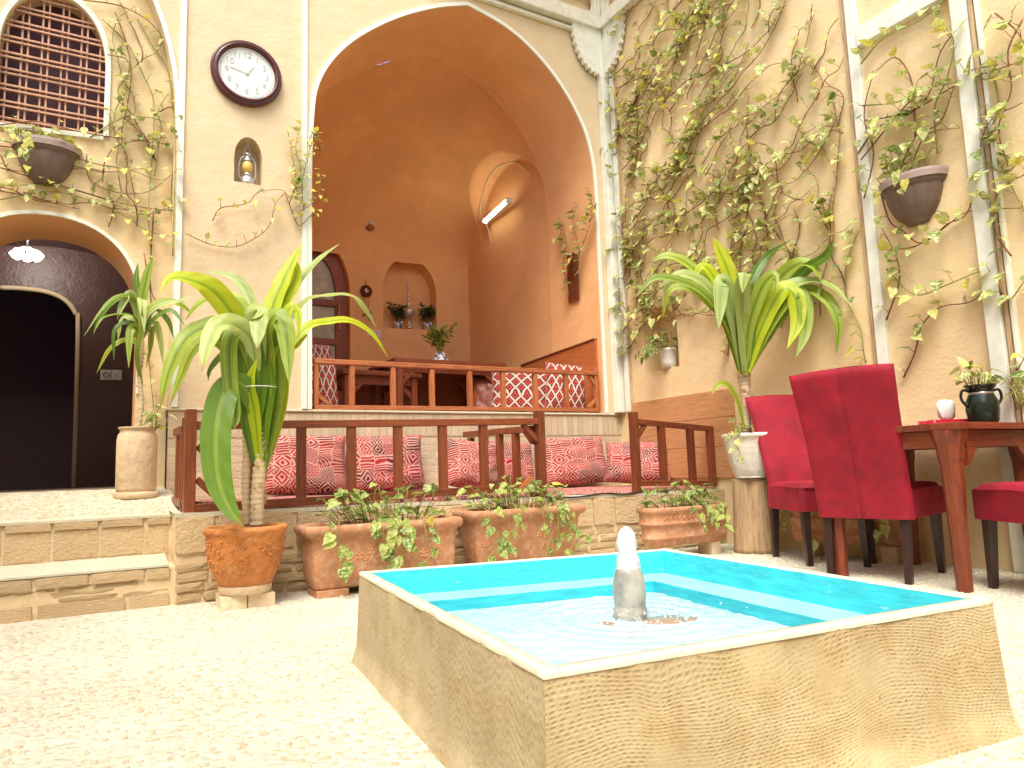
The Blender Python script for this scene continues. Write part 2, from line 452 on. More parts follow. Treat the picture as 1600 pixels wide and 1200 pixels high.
def chisel(name, c, w, h, warp, vertical=False):
    t = NT(name, .92)
    uv = t.map(t.uv, (1, 1, 1))
    n = t.noisec(2.2, uv); n2 = t.noisec(9., uv)
    off = t.n('VectorMath', {0: t.n('VectorMath', {0: n, 1: (.5, .5, .5)}, operation='SUBTRACT').outputs[0], 3: warp}, operation='SCALE').outputs[0]
    off2 = t.n('VectorMath', {0: t.n('VectorMath', {0: n2, 1: (.5, .5, .5)}, operation='SUBTRACT').outputs[0], 3: warp * .12}, operation='SCALE').outputs[0]
    v = t.n('VectorMath', {0: uv, 1: off}, operation='ADD').outputs[0]
    v = t.n('VectorMath', {0: v, 1: off2}, operation='ADD').outputs[0]
    x, y, _ = t.sep(v)
    if vertical: x, y = y, x
    row = t.math('MULTIPLY', y, 1 / h); ri = t.math('FLOOR', row); rf = t.math('FRACT', row)
    sh = t.n('TexWhiteNoise', {'W': ri}, noise_dimensions='1D').outputs[0]
    xx = t.math('FRACT', t.math('ADD', t.math('MULTIPLY', x, 1 / w), t.math('MULTIPLY', sh, .9)))
    a = t.math('SINE', t.math('MULTIPLY', rf, pi)); b = t.math('SINE', t.math('MULTIPLY', xx, pi))
    mark = t.math('POWER', t.math('MULTIPLY', a, b), 1.3)
    pres = t.ramp(t.noise(3.2, 3, uv), [(.36, 0.), (.5, 1.)])
    mark = t.math('MULTIPLY', mark, pres)
    mark = t.math('MULTIPLY', mark, t.ramp(t.noise(60, 2, uv), [(.35, .2), (.6, 1.)]))
    big = t.noise(2.6, 5, uv)
    col = t.mix(t.ramp(big, [(.3, 0.), (.7, 1.)]), sc(c, .76), sc(c, 1.10))
    col = t.mix(t.ramp(t.noise(9, 7, uv, .65), [(.44, 0.), (.70, .7)]), col, (c[0] * .70, c[1] * .58, c[2] * .42))
    col = t.mix(t.math('MULTIPLY', mark, .34), col, (c[0] * .55, c[1] * .46, c[2] * .32))
    spot = t.voro(19, uv); col = t.mix(t.ramp(spot, [(.035, .8), (.06, 0.)]), col, (.12, .06, .03))
    hgt = t.math('ADD', t.math('MULTIPLY', mark, -.9), t.math('MULTIPLY', t.noise(45, 5, uv), .7))
    hgt = t.math('ADD', hgt, t.math('MULTIPLY', t.noise(5, 3, uv), 1.5))
    MAT[name] = t.set(col, t.bump(hgt, .55, .004))
chisel('chisel_front', (.58, .475, .285), .016, .0080, .20)
chisel('chisel_side', (.56, .47, .30), .019, .0065, .03, True)
def poolpaint():
    for nm, c, r in (('pool_blue', (.05, .60, .74), .25), ('pool_ledge', (.30, .72, .72), .35), ('pool_riser', (.04, .55, .68), .25), ('pool_bottom', (.25, .55, .62), .4)):  # ledge paler than the walls: light from above put into its colour
        t = NT(nm, r)
        st = t.noise(1, 4, t.map(t.obj, (9, 9, 60))); st2 = t.noise(1, 3, t.map(t.obj, (22, 22, 150)))
        col = t.mix(t.ramp(st, [(.35, 0.), (.7, 1.)]), sc(c, .82), sc(c, 1.12))
        if nm == 'pool_blue': col = t.mix(t.ramp(st2, [(.64, 0.), (.72, .55)]), col, (.45, .75, .82))
        MAT[nm] = t.set(col, t.bump(t.math('ADD', st, st2), .35, .004), r)
    t = NT('rim_white', .6)
    col = t.mix(t.ramp(t.noise(24, 5), [(.4, 0.), (.75, .5)]), (.74, .70, .56), (.52, .43, .28)); MAT['rim_white'] = t.set(col, t.bump(t.noise(40, 4), .5, .004))
    t = NT('water', .06)
    n = t.noise(3.2, 3, None, .5, .6)
    t.set((.62, .80, .86), t.bump(t.noise(24, 3, None, .5, .8), .25, .01), .07, Alpha=t.ramp(n, [(.3, .80), (.7, .62)]), IOR=1.33)
    MAT['water'] = t.m
    t = NT('white_water', .2); t.set((.86, .90, .93), t.bump(t.noise(60, 3), .6, .01), .12, Alpha=.72); MAT['white_water'] = t.m
    t = NT('drop_water', .05); t.set((.9, .95, .97), None, .05, Alpha=.7); MAT['drop_water'] = t.m
poolpaint()
t = NT('nozzle_stone', .35)
c = t.mix(t.ramp(t.noise(16, 5), [(.4, 0.), (.65, 1.)]), (.50, .46, .40), (.26, .26, .25)); t.set(c, t.bump(t.noise(40, 4), .4, .004), .3); MAT['nozzle_stone'] = t.m
t = NT('cobble_mortar', .95)
c = t.mix(t.ramp(t.noise(2.2, 5), [(.35, 0.), (.7, 1.)]), (.58, .56, .45), (.66, .65, .54))
c = t.mix(t.ramp(t.noise(18, 6), [(.5, 0.), (.75, .5)]), c, (.52, .44, .31)); MAT['cobble_mortar'] = t.set(c, t.bump(t.math('ADD', t.noise(24, 6), t.math('MULTIPLY', t.voro(42), .8)), .9, .015))
t = NT('pebble', .8)
ri = t.n('NewGeometry').outputs['Random Per Island']
c = t.mix(ri, (.46, .38, .26), (.62, .59, .47)); c = t.mix(t.ramp(t.noise(30, 3), [(.5, 0.), (.7, .4)]), c, (.62, .50, .34)); MAT['pebble'] = t.set(c, t.bump(t.noise(60, 3), .3, .004))
t = NT('pane_glass', .08); MAT['pane_glass'] = t.set(t.mix(t.ramp(t.noise(2.5, 3), [(.4, 0.), (.6, 1.)]), (.20, .17, .15), (.42, .38, .33)), None, .06, Specular_IOR_Level=.8)
def emis(name, c, s):
    t = NT(name, .5); t.set((.8, .8, .8), None, .5, Emission_Color=c, Emission_Strength=s); MAT[name] = t.m
emis('tube_light', (1, .93, .68), 9.); emis('lamp_light', (1, .95, .85), 2.)
t = NT('sconce_clay', .6); x, y, z = t.sep(t.obj)
c = t.mix(t.ramp(t.voro(45), [(.25, 1.), (.3, 0.)]), (.62, .52, .46), (.16, .06, .10)); MAT['sconce_clay'] = t.set(c)
t = NT('tray_red', .35); k = t.voro(30); c = t.mix(t.ramp(k, [(.2, 1.), (.24, 0.)]), (.50, .012, .04), (.75, .25, .25)); MAT['tray_red'] = t.set(c)
t = NT('blue_white', .3); c = t.mix(t.ramp(t.noise(22, 3), [(.5, 0.), (.54, 1.)]), (.72, .76, .78), (.06, .10, .2)); MAT['blue_white'] = t.set(c)
def cup(name):
    pass
# ================================================================== SETTING
YA = 5.2; YB = 5.34; XB = 4.17          # wall planes: back wall, recessed bay in it, right wall
G = MB(); G.add([(-2.3, -3.1, 0), (4.3, -3.1, 0), (4.3, 5.3, 0), (-2.3, 5.3, 0)], [(0, 1, 2, 3)])
fl = G.build('courtyard_floor', MAT['cobble_mortar']); tagp(fl, kind='structure')

# pebbles set in the paving, nobody could count them
pb = MB()
C8 = [(cos(2 * pi * k / 7), sin(2 * pi * k / 7)) for k in range(7)]
def pebble(x, y, z=0.):
    a = random.choice((rnd(0, pi), rnd(-.6, .3))); L = rnd(.0065, .0125) * (1.35 if y > 2.6 else 1); w = L * rnd(.45, .75); h = rnd(.002, .0055)
    ca, sa = cos(a), sin(a); vs = []
    for s_, zz in ((1, -.002), (.82, h * .75)):
        for (c0, s0) in C8:
            u, v = c0 * L * s_, s0 * w * s_; vs.append((x + u * ca - v * sa, y + u * sa + v * ca, z + zz))
    vs.append((x, y, z + h))
    fs = [(i, (i + 1) % 7, 7 + (i + 1) % 7, 7 + i) for i in range(7)] + [(7 + i, 7 + (i + 1) % 7, 14) for i in range(7)]
    pb.add(vs, fs)
yy = .35
while yy < 4.0:
    stp = .0215 if yy < 2.6 else .036
    xx = -.9
    while xx < 4.1:
        x, y = xx + rnd(-.4, .4) * stp, yy + rnd(-.4, .4) * stp
        d = noise.noise(Vector((x * 2.2, y * 2.2, 0)))
        if random.random() < .55 + d * .5 and not (.75 < x < 1.75 and 1.1 < y < 2.2): pebble(x, y)
        xx += stp
    yy += stp
o = pb.build('floor_pebbles', MAT['pebble'], smooth=True, recalc=False); tagp(o, 'cream river pebbles bedded in the courtyard paving', 'pebbles', kind='stuff')

# ---------------------------------------------------------------- brick pieces
def brick_mesh(name, mat, rough, seed):
    rs = random.Random(seed); mb = MB(); n = (4, 2, 2); vs = {}; V = []; F = []
    def vid(i, j, k):
        if (i, j, k) not in vs:
            p = Vector((i / n[0] - .5, j / n[1] - .5, k / n[2] - .5))
            q = Vector((p.x, p.y, p.z)); r_ = rough
            m = sum(abs(abs(c) - .5) < 1e-6 for c in p)
            if m >= 2: q *= (1 - rough * .9 * rs.uniform(.5, 1.2))
            q += Vector((rs.uniform(-1, 1) * r_ * .25, rs.uniform(-1, 1) * r_ * .5, rs.uniform(-1, 1) * r_ * .6))
            vs[(i, j, k)] = len(V); V.append(q)
        return vs[(i, j, k)]
    for a, (u, v, w) in enumerate(((0, 1, 2), (1, 2, 0), (2, 0, 1))):
        for side in (0, n[w]):
            for i in range(n[u]):
                for j in range(n[v]):
                    q = []
                    for di, dj in ((0, 0), (1, 0), (1, 1), (0, 1)):
                        c = [0, 0, 0]; c[u] = i + di; c[v] = j + dj; c[w] = side; q.append(vid(*c))
                    F.append(q)
    mb.add(V, F); import bmesh
    me = mb.mesh(name, mat, False); bm = bmesh.new(); bm.from_mesh(me); bmesh.ops.recalc_face_normals(bm, faces=bm.faces); bm.to_mesh(me); bm.free()
    return me
BR = [brick_mesh('brick', MAT['brick_clay'], .10, i) for i in range(5)]      # worn
BS = [brick_mesh('brick', MAT['brick_clay'], .05, 20 + i) for i in range(4)]  # sound
BP = [brick_mesh('brick', MAT['brick_pale'], .018, 40 + i) for i in range(4)]
def brick(parent, c, size, rz=0, kind=BR, name='brick', tilt=0):
    M = Matrix.Translation(Vector(c)) @ Matrix.Rotation(rz, 4, 'Z') @ Matrix.Rotation(tilt, 4, 'Y') @ Matrix.Diagonal((*size, 1))
    return inst(name, random.choice(kind), parent, M)

# ---------------------------------------------------------------- steps and landing
st = thing('steps', 'two worn brick steps rising to the dark arched passage', 'steps', (-.4, 4.1, 0))
lx0, lx1 = -1.9, .33
m = MB(); m.box(lx0, lx1, 4.030, 4.6, -.05, .187); m.build('step_core', MAT['mortar'], st)
m = MB(); m.add([(lx0, 4.02, .190), (lx1 - .03, 4.02, .190), (lx1 - .03, 4.30, .225), (lx0, 4.30, .225), (lx0, 4.02, .20), (lx1 - .03, 4.02, .20), (lx1 - .03, 4.30, .236), (lx0, 4.30, .236)],
    [(4, 5, 6, 7), (0, 1, 5, 4), (1, 2, 6, 5)]); m.build('tread', MAT['landing_paving'], st)
m = MB(); m.box(lx0, lx1, 4.284, 4.6, .05, .425); m.build('riser', MAT['mortar'], st)
x = lx0 + rnd(0, .1)
while x < lx1 - .06:            # nosing bricks of the first step
    w = min(rnd(.20, .27), lx1 - .02 - x); brick(st, (x + w / 2, 4.05, .161), (w - .008, .07, .05), 0, BS); x += w
for z0, h in ((.125, .02), (.10, .026), (.075, .022)):
    x = lx0
    while x < lx1 - .05:
        w = min(rnd(.12, .3), lx1 - .02 - x); brick(st, (x + w / 2, 4.056 + rnd(-.008, .008), z0), (w - .006, .05, h), 0, BR, tilt=rnd(-.05, .05)); x += w
x = lx0
while x < lx1 - .05:
    w = min(rnd(.28, .38), lx1 - .02 - x); brick(st, (x + w / 2, 4.046, .028), (w - .01, .06, .072), 0, BS); x += w
x = lx0 + .05
while x < lx1 - .05:            # upper riser: thin bricks over square tiles
    w = min(.205, lx1 - .01 - x)
    brick(st, (x + w / 2 + rnd(-.01, .01), 4.300, .410), (w - .008, .06, .044), 0, BS); brick(st, (x + w / 2, 4.304, .310), (w - .006, .05, .148), 0, BS, 'tile'); x += w
LZ = lambda y: lerp(.438, .575, min(1, (y - 4.28) / 1.05))
m = MB(); m.grid(lambda u, v: Vector((lerp(lx0, .385, u), lerp(4.27, 5.34, v), LZ(lerp(4.27, 5.34, v)) + .004 * noise.noise(Vector((u * 30, v * 12, 1))))), 60, 24)
m.add([(lx0, 4.27, .438), (.36, 4.27, .438), (.36, 4.27, .425), (lx0, 4.27, .425)], [(0, 1, 2, 3)])
ld = m.build('landing', MAT['landing_paving']); tagp(ld, kind='structure')
pb = MB()
for _ in range(2200):
    x = rnd(-1.2, .33); y = rnd(4.34, 5.3); pebble(x, y, LZ(y) + .001)
o = pb.build('landing_pebbles', MAT['pebble'], smooth=True, recalc=False); tagp(o, 'small pebbles set in the raised landing before the passage', 'pebbles', kind='stuff')
m = MB(); m.add([(-1.9, 5.34, .576), (1.0, 5.34, .576), (1.0, 8.6, .59), (-1.9, 8.6, .59)], [(0, 1, 2, 3)])
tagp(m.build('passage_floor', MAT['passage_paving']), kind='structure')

# ---------------------------------------------------------------- back wall with the iwan
def ell(cx, hw, zs, rise, n=28, p=2.):
    out = []
    for i in range(n + 1):
        a = pi - pi * i / n; out.append((cx + hw * (abs(cos(a)) ** (2 / p)) * (1 if cos(a) > 0 else -1), zs + rise * abs(sin(a)) ** (2 / p)))
    return out
IW = [(1.310, 1.10), (1.308, 2.3), (1.310, 3.0), (1.325, 3.38), (1.36, 3.62), (1.472, 3.86), (1.681, 4.115), (2.013, 4.385), (2.366, 4.590), (2.677, 4.715),
      (3.066, 4.62), (3.403, 4.43), (3.677, 4.16), (3.882, 3.83), (3.965, 3.52), (3.985, 3.20), (3.985, 2.3), (3.985, 1.10)]
apex = IW.index((2.677, 4.715))
L = [(p.x, p.y) for p in catmull([(a, b, 0) for a, b in IW[:apex + 1]], 5)] + [(p.x, p.y) for p in catmull([(a, b, 0) for a, b in IW[apex:]], 5)][1:]
IWC = L
bw = thing('iwan_wall', 'tall mud plaster back wall with a pointed arch over the raised alcove', 'wall', (1.5, YA, 0))
blind = [(.362, 3.0)] + ell(-.37, .732, 3.15, 1.35, 24, 1.9)[::-1] + [(-1.102, 3.0)]
out = [(.362, 1.10)] + blind + [(-1.102, .3), (-2.3, .3), (-2.3, 6.2), (4.3, 6.2), (4.3, 1.10)] + IWC[::-1]
NICH = [(.752, 2.742), (.752, 2.90)] + [(p[0], p[1]) for p in ell(.850, .098, 2.93, .165, 12)] + [(.948, 2.90), (.948, 2.742)]
m = MB(); m.plate(out, [NICH], lambda u, v: Vector((u, YA, v)))
m.strip(NICH, lambda u, v: Vector((u, YA, v)), lambda u, v: Vector((u, YA + .15, v)), True)
m.add([(.7, YA + .15, 2.7), (1, YA + .15, 2.7), (1, YA + .15, 3.15), (.7, YA + .15, 3.15)], [(0, 1, 2, 3)])
m.strip([(.362, .44), (.362, 1.1)] + blind, lambda u, v: Vector((u, YA, v)), lambda u, v: Vector((u, YB, v)))
m.build('plaster', MAT['wall_plaster'], bw, recalc=False)
# recessed bay
ARC = [(.172, .30), (.172, 1.2)] + ell(-.36, .532, 1.80, .56, 26, 2.15)[::-1] + [(-.892, 1.2), (-.892, .30)]
WIN = [(-.070, 2.965)] + ell(-.37, .300, 3.45, .46, 22, 2.1)[::-1] + [(-.670, 2.925)]
T_ = lambda y: (lambda u, v: Vector((u, y, v)))
m = MB(); m.plate([(.42, .3), (.42, 4.9), (-1.2, 4.9), (-1.2, .3)] + [(-.892, .3)] + ARC[::-1][1:-1] + [(.172, .3)], [WIN], T_(YB))
m.strip(WIN, T_(YB), T_(YB + .16), True)
m.build('bay', MAT['bay_plaster'], bw, recalc=False)
m = MB(); m.strip(ARC, T_(YB), T_(YB + .55)); m.build('passage_arch', MAT['iwan_plaster'], bw, True, recalc=False)
# white lime trims along arches and the pilaster
def trim(curve, y, w, name='trim', proud=.014, mat='white_lime', par=bw):
    n = len(curve); inn = []; outp = []
    for i, (a, b) in enumerate(curve):
        p, q = curve[max(i - 1, 0)], curve[min(i + 1, n - 1)]
        t = Vector((q[0] - p[0], q[1] - p[1])); t.normalize(); nn = Vector((-t.y, t.x))
        inn.append((a + nn.x * .001, b + nn.y * .001)); outp.append((a + nn.x * w, b + nn.y * w))
    mm = MB(); f = y - proud
    mm.strip(inn, T_(y + .003), T_(f)); A = [Vector((a, f, b)) for a, b in inn]; B = [Vector((a, f, b)) for a, b in outp]
    mm.add(A + B, [(i, i + 1, n + i + 1, n + i) for i in range(n - 1)]); mm.strip(outp, T_(f), T_(y + .003))
    return mm.build(name, MAT[mat], par, recalc=False)
trim(IWC, YA, .034)
trim([p for p in blind[::-1]], YA, .030)
trim(ARC[1:-1][::-1], YB, .026)
trim([(-.070, 2.965)] + WIN[1:-1] + [(-.670, 2.925), (-.070, 2.965)], YB, -.032, proud=.02)
for x0, x1, z0 in ((.380, .420, 1.10), (1.235, 1.272, 1.10)):
    m = MB(); m.box(x0, x1, YA - .02, YA + .004, z0, 6.0); m.build('trim', MAT['white_lime'], bw, bevel=.004)
# alcove interior
iw = thing('alcove', 'deep ochre plastered vaulted alcove behind the pointed arch', 'alcove', (2.66, 6.5, 1.1))
m = MB(); m.strip(IWC, T_(YA), T_(6.03))
m.build('barrel_vault', MAT['iwan_plaster'], iw, True, recalc=False)
X0, X1, Y1, ZS = 1.27, 4.025, 8.0, 3.20
prof = [p for p in IWC if p[1] >= ZS - .05]
zt = max(p[1] for p in prof)
NP = 48
def Pf(t):                                   # resampled upper profile, normalised
    k = t * (len(prof) - 1); i = min(int(k), len(prof) - 2); f = k - i
    return lerp(prof[i][0], prof[i + 1][0], f), lerp(prof[i][1], prof[i + 1][1], f)
def vault(u, v):
    a, b = Pf(u); s = v
    xn = ((a - 1.31) / (3.985 - 1.31)) * 2 - 1; zn = max(0, (b - ZS) / (zt - ZS))
    Hh = (zt + .05 - ZS) * (1 - s ** 2.3) ** .62
    if s < .999:
        n_ = lerp(1., 1.9, s); xx = (1 if xn > 0 else -1) * abs(xn) ** (1 / n_)
    else: xx = xn
    p = Vector((lerp(X0, X1, (xx + 1) / 2), 6.03 + (Y1 - 6.03) * s, ZS + Hh * zn + .012 * noise.noise(Vector((u * 9, v * 7, 0)))))
    if xn > 0:                                  # arched lunette sunk into the right haunch of the vault
        q = abs(p.y - 6.82) / .74
        if q < 1.15:
            top = 3.45 + .74 * max(0, 1 - q ** 2.2) ** (1 / 2.2) if q < 1 else 3.0
            k = max(0, min(1, (top - p.z) / .05)) * max(0, min(1, (1.04 - q) / .06)); k = k * k * (3 - 2 * k)
            p.x = lerp(p.x, max(p.x, X1 + .0 - .02 * (p.z - ZS)), k)
    return p
m = MB(); m.grid(vault, 220, 120)
from mathutils.bvhtree import BVHTree
hole = BVHTree.FromPolygons(m.V, m.F).ray_cast(EYE, ray(618, 74).normalized())[0] or Vector((2.26, 6.1, 4.56))
keep = [i for i, f in enumerate(m.F) if not ((sum((m.V[k] for k in f), Vector()) / 4 - hole).length < .10 + .02 * sin(i * 1.7))]
m.F = [m.F[i] for i in keep]; m.U = [m.U[i] for i in keep]
m.build('dome', MAT['iwan_plaster'], iw, True, recalc=False); m0 = m
m = MB(); o2 = [(X0, 1.05), (X0, ZS + .02)] + [(vault(i / 40, 0).x, vault(i / 40, 0).z) for i in range(1, 40)] + [(X1, ZS + .02), (X1, 1.05)]
m.plate([(X0 - .05, 1.05)] + [(X0 - .05, 5)] + [(X1 + .05, 5), (X1 + .05, 1.05)] + IWC[::-1], [], T_(6.032))
m.build('inner_arch', MAT['iwan_plaster'], iw, recalc=False)
DOOR = [(2.46, 1.10), (2.46, 2.6)] + ell(2.10, .36, 2.75, .60, 18)[::-1] + [(1.74, 2.6), (1.74, 1.10)]
NB = [(2.868, 2.352), (2.868, 2.8)] + ell(3.218, .350, 2.83, .43, 20) + [(3.568, 2.8), (3.568, 2.378)]
m = MB(); m.plate([(X0, 1.05), (1.74, 1.05)] + DOOR[::-1] + [(2.46, 1.05), (X1, 1.05), (X1, 3.6), (X0, 3.6)], [NB], T_(Y1))
m.strip(NB, T_(Y1), T_(Y1 + .2), True); m.add([(2.8, Y1 + .2, 2.3), (3.65, Y1 + .2, 2.3), (3.65, Y1 + .2, 3.3), (2.8, Y1 + .2, 3.3)], [(0, 1, 2, 3)])
m.strip(DOOR, T_(Y1), T_(Y1 + .22)); m.build('end_wall', MAT['iwan_plaster'], iw, recalc=False)
m = MB(); m.add([(X1, 6.03, 1.05), (X1, Y1, 1.05), (X1, Y1, ZS + .02), (X1, 6.03, ZS + .02)], [(0, 1, 2, 3)])
m.build('side_wall', MAT['iwan_plaster'], iw, recalc=False); m = MB()
m.add([(X0, 6.03, 1.05), (X0, Y1, 1.05), (X0, Y1, ZS + .02), (X0, 6.03, ZS + .02)], [(0, 1, 2, 3)]); m.build('side_wall', MAT['iwan_plaster'], iw, recalc=False)
m = MB(); m.add([(1.2, YA + .001, 1.10), (4.1, YA + .001, 1.10), (4.1, 8.02, 1.10), (1.2, 8.02, 1.10)], [(0, 1, 2, 3)]); m.build('alcove_floor', MAT['base_plaster'], iw, recalc=False)
rib = [atx(*q, X1 - .015) for q in ((748, 345), (752, 318), (762, 285), (775, 264), (790, 256), (806, 254), (818, 262))]
bvh = BVHTree.FromPolygons(m0.V, m0.F)
rib = []
for q_ in catmull([(a, b, 0) for a, b in ((749, 350), (751, 318), (760, 286), (774, 264), (790, 255), (806, 254), (820, 263), (830, 276))], 5):
    h_ = bvh.ray_cast(EYE, ray(q_.x, q_.y).normalized())[0]
    if h_ is not None: rib.append(h_ - ray(q_.x, q_.y).normalized() * .008)
m = MB(); m.tube(rib, .013, 6); m.build('lit_edge_line', MAT['wall_plaster'], iw, True)  # pale tube drawn as the lit edge of the lunette
# brick base below the alcove
ba = thing('brick_plinth', 'plastered brick plinth wall carrying the raised alcove behind the cushions', 'wall', (2.2, YA, .4))
m = MB(); m.box(.362, XB, YA + .007, YA + .3, .4, 1.085); m.build('core', MAT['base_plaster'], ba)
m = MB(); m.box(.350, XB - .005, YA - .012, YA + .32, 1.080, 1.0985); m.build('capping', MAT['landing_paving'], ba, bevel=.006)
x = .365
while x < XB - .03:
    w = rnd(.052, .060); brick(ba, (x + w / 2, YA + .018, .985), (w - .003, .035, .175), 0, BP); x += w
z = .455
while z < .89:
    x = .37 - rnd(0, .12)
    while x < XB - .05:
        w = rnd(.19, .22); a = max(x, .365); b = min(x + w, XB - .01)
        brick(ba, ((a + b) / 2, YA + .0195, z + .024), (b - a - .003, .03, .0530), 0, BP); x += w
    z += .055
# passage chamber
ch = thing('passage', 'dark vaulted passage with a lit ceiling patch beyond the left arch', 'passage', (-.3, 6.5, .58))
m = MB(); yb, ye = YB + .55, 7.6
m.plate([(1.0, .5), (1.0, 3.2), (-1.9, 3.2), (-1.9, .5), (-.892, .5)] + ARC[::-1][1:-1] + [(.172, .5)], [], T_(yb))
m.add([(1.0, yb, .5), (1.0, ye, .5), (1.0, ye, 2.6), (1.0, yb, 2.6)], [(0, 1, 2, 3)])
m.add([(-1.9, yb, .5), (-1.9, ye, .5), (-1.9, ye, 2.6), (-1.9, yb, 2.6)], [(0, 1, 2, 3)])
m.grid(lambda u, v: Vector((lerp(-1.9, 1.0, u), lerp(yb, ye, v), 2.35 + .45 * sin(pi * u) * (1 - .0 * v))), 24, 12)
DW = [(.04, .5), (.04, 1.5)] + [(p[0], p[1]) for p in ell(-.62, .64, 1.9, .42, 20, 3.)][::-1] + [(-1.26, 1.5), (-1.26, .5)]
DW = [(aty(118, 695, ye).x, .5), (aty(122, 520, ye).x, aty(122, 520, ye).z), (aty(118, 490, ye).x, aty(118, 490, ye).z), (aty(100, 468, ye).x, aty(100, 468, ye).z), (aty(70, 456, ye).x, aty(70, 456, ye).z), (aty(30, 451, ye).x, aty(30, 451, ye).z), (aty(0, 450, ye).x, aty(0, 450, ye).z), (-1.5, aty(0, 455, ye).z - .2), (-1.6, .5)]
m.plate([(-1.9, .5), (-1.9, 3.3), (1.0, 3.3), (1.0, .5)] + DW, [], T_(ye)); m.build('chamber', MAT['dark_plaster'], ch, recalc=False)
DT = [(p.x, p.y) for p in catmull([(a, b, 0) for a, b in DW[:7]], 4)]
m = MB(); m.tube([Vector((a, ye - .01, b)) for a, b in DT], .022, 6); m.build('doorway_trim', MAT['wall_plaster'], ch, True)
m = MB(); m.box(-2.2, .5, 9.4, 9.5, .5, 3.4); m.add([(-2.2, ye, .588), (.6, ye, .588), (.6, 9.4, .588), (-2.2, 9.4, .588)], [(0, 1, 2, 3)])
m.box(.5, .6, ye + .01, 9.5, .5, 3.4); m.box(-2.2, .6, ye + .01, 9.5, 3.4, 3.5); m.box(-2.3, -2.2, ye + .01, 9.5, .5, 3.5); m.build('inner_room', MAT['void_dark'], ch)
lp = thing('ceiling_lamp', 'pierced ornamental ceiling lamp glowing inside the dark passage', 'lamp', aty(42, 400, 6.9))
P0 = aty(42, 398, 6.9)
m = MB(); m.lathe([(.02, .05), (.10, .03), (.125, 0), (.10, -.035), (.03, -.05)], 10, P0); m.build('lamp_shade', MAT['lamp_light'], lp, True)
m = MB()
for k in range(8): a = k * pi / 4; m.tube([P0 + Vector((.02 * cos(a), .02 * sin(a), .06)), P0 + Vector((.135 * cos(a), .135 * sin(a), 0)), P0 + Vector((.03 * cos(a), .03 * sin(a), -.06))], .006, 4)
m.tube([P0 + Vector((0, 0, .05)), P0 + Vector((0, 0, .42))], .006, 4); m.build('lattice', MAT['iron'], lp)
ld_ = bpy.data.lights.new('passage_bulb', 'POINT'); ld_.energy = 12; ld_.shadow_soft_size = .06; ld_.color = (1, .93, .82)
lo = bpy.data.objects.new('passage_bulb', ld_); COL.objects.link(lo); lo.location = P0 + Vector((0, -.02, .16)) - WL[lp.name]; lo.parent = lp

# ---------------------------------------------------------------- right wall
rw = thing('side_wall', 'right mud plaster wall half covered with climbing vines', 'wall', (XB, 1, 0))
TX = lambda x: (lambda u, v: Vector((x, u, v)))
n0, n1 = atx(1003, 482, XB).y, atx(1056, 482, XB).y
zn0, zn1 = 1.43, 1.985
m = MB(); SQ = [(n0, zn0), (n0, zn1), (n1, zn1), (n1, zn0)]
m.plate([(5.3, -.02), (5.3, 6.2), (-3.1, 6.2), (-3.1, -.02)], [SQ], TX(XB))
m.build('plaster', MAT['bay_plaster'], rw, recalc=False)
m = MB(); m.add([(XB + q, u, v) for q in (0, .2) for u, v in SQ], [(0, 1, 5, 4), (1, 2, 6, 5), (2, 3, 7, 6), (3, 0, 4, 7), (4, 5, 6, 7)]); m.build('square_niche', MAT['bay_plaster'], rw, recalc=False)
for nm, y0, y1, pr, z0, z1, mt in (('timber_post', 2.555, 2.625, .035, .0, 6, 'white_timber'), ('timber_post', 1.905, 1.985, .045, .0, 6, 'white_timber'), ('post_edge', 1.875, 1.900, .02, .0, 6, 'edge_wood'),
                       ('post_edge', 1.845, 1.866, .03, .0, 6, 'white_timber'), ('corner_strip', 5.03, 5.09, .03, 1.1, 6, 'white_timber'), ('corner_edge', 5.005, 5.025, .018, 1.1, 6, 'edge_wood'),
                       ('cross_beam', 1.99, 2.55, .05, 3.245, 3.37, 'white_timber')):
    m = MB(); m.box(XB - pr, XB + .01, y0, y1, z0, z1); m.build(nm, MAT[mt], rw, bevel=.005)
m = MB(); m.box(XB - .018, XB + .01, 2.635, 2.66, 1.2, 6); m.build('post_edge', MAT['edge_wood'], rw)
# unseen courtyard walls behind the photographer, added to block low sky light
ow = thing('unseen_courtyard_wall', 'unseen plain mud plaster courtyard wall added at the left and rear to block low light', 'wall', (-2.3, 0, 0))
m = MB(); m.box(-2.5, -2.3, -3.3, 5.2, -.02, 4.4); m.box(-2.3, 4.5, -3.3, -3.1, -.02, 4.4); m.build('plaster', MAT['bay_plaster'], ow)

# ---------------------------------------------------------------- roof timber frame at the corner
rf = thing('roof_frame', 'white painted timber roof frame meeting at the wall corner with pierced brackets', 'roof frame', (4.0, 5.1, 4.9))
m = MB(); m.box(4.085, 4.165, YA - .085, YA - .003, 1.10, 5.6); m.build('column', MAT['white_timber'], rf, bevel=.006)
m = MB(); m.box(2.2, 4.085, YA - .09, YA - .004, 4.87, 4.985); m.build('beam', MAT['white_timber'], rf, bevel=.008)
m = MB(); m.box(XB - .09, XB - .006, 2.4, YA - .085, 4.87, 4.985); m.build('beam', MAT['white_timber'], rf, bevel=.008)
m = MB(); m.box(2.2, 4.08, YA - .045, YA - .004, 4.80, 4.83); m.build('beam_moulding', MAT['white_timber'], rf)
def rr(u0, u1, v0, v1, r, n=6):
    out = []
    for cx_, cy_, a0 in ((u1 - r, v1 - r, 0), (u0 + r, v1 - r, 90), (u0 + r, v0 + r, 180), (u1 - r, v0 + r, 270)):
        for k in range(n + 1): a = radians(a0 + 90 * k / n); out.append((cx_ + r * cos(a), cy_ + r * sin(a)))
    return out
m = MB()
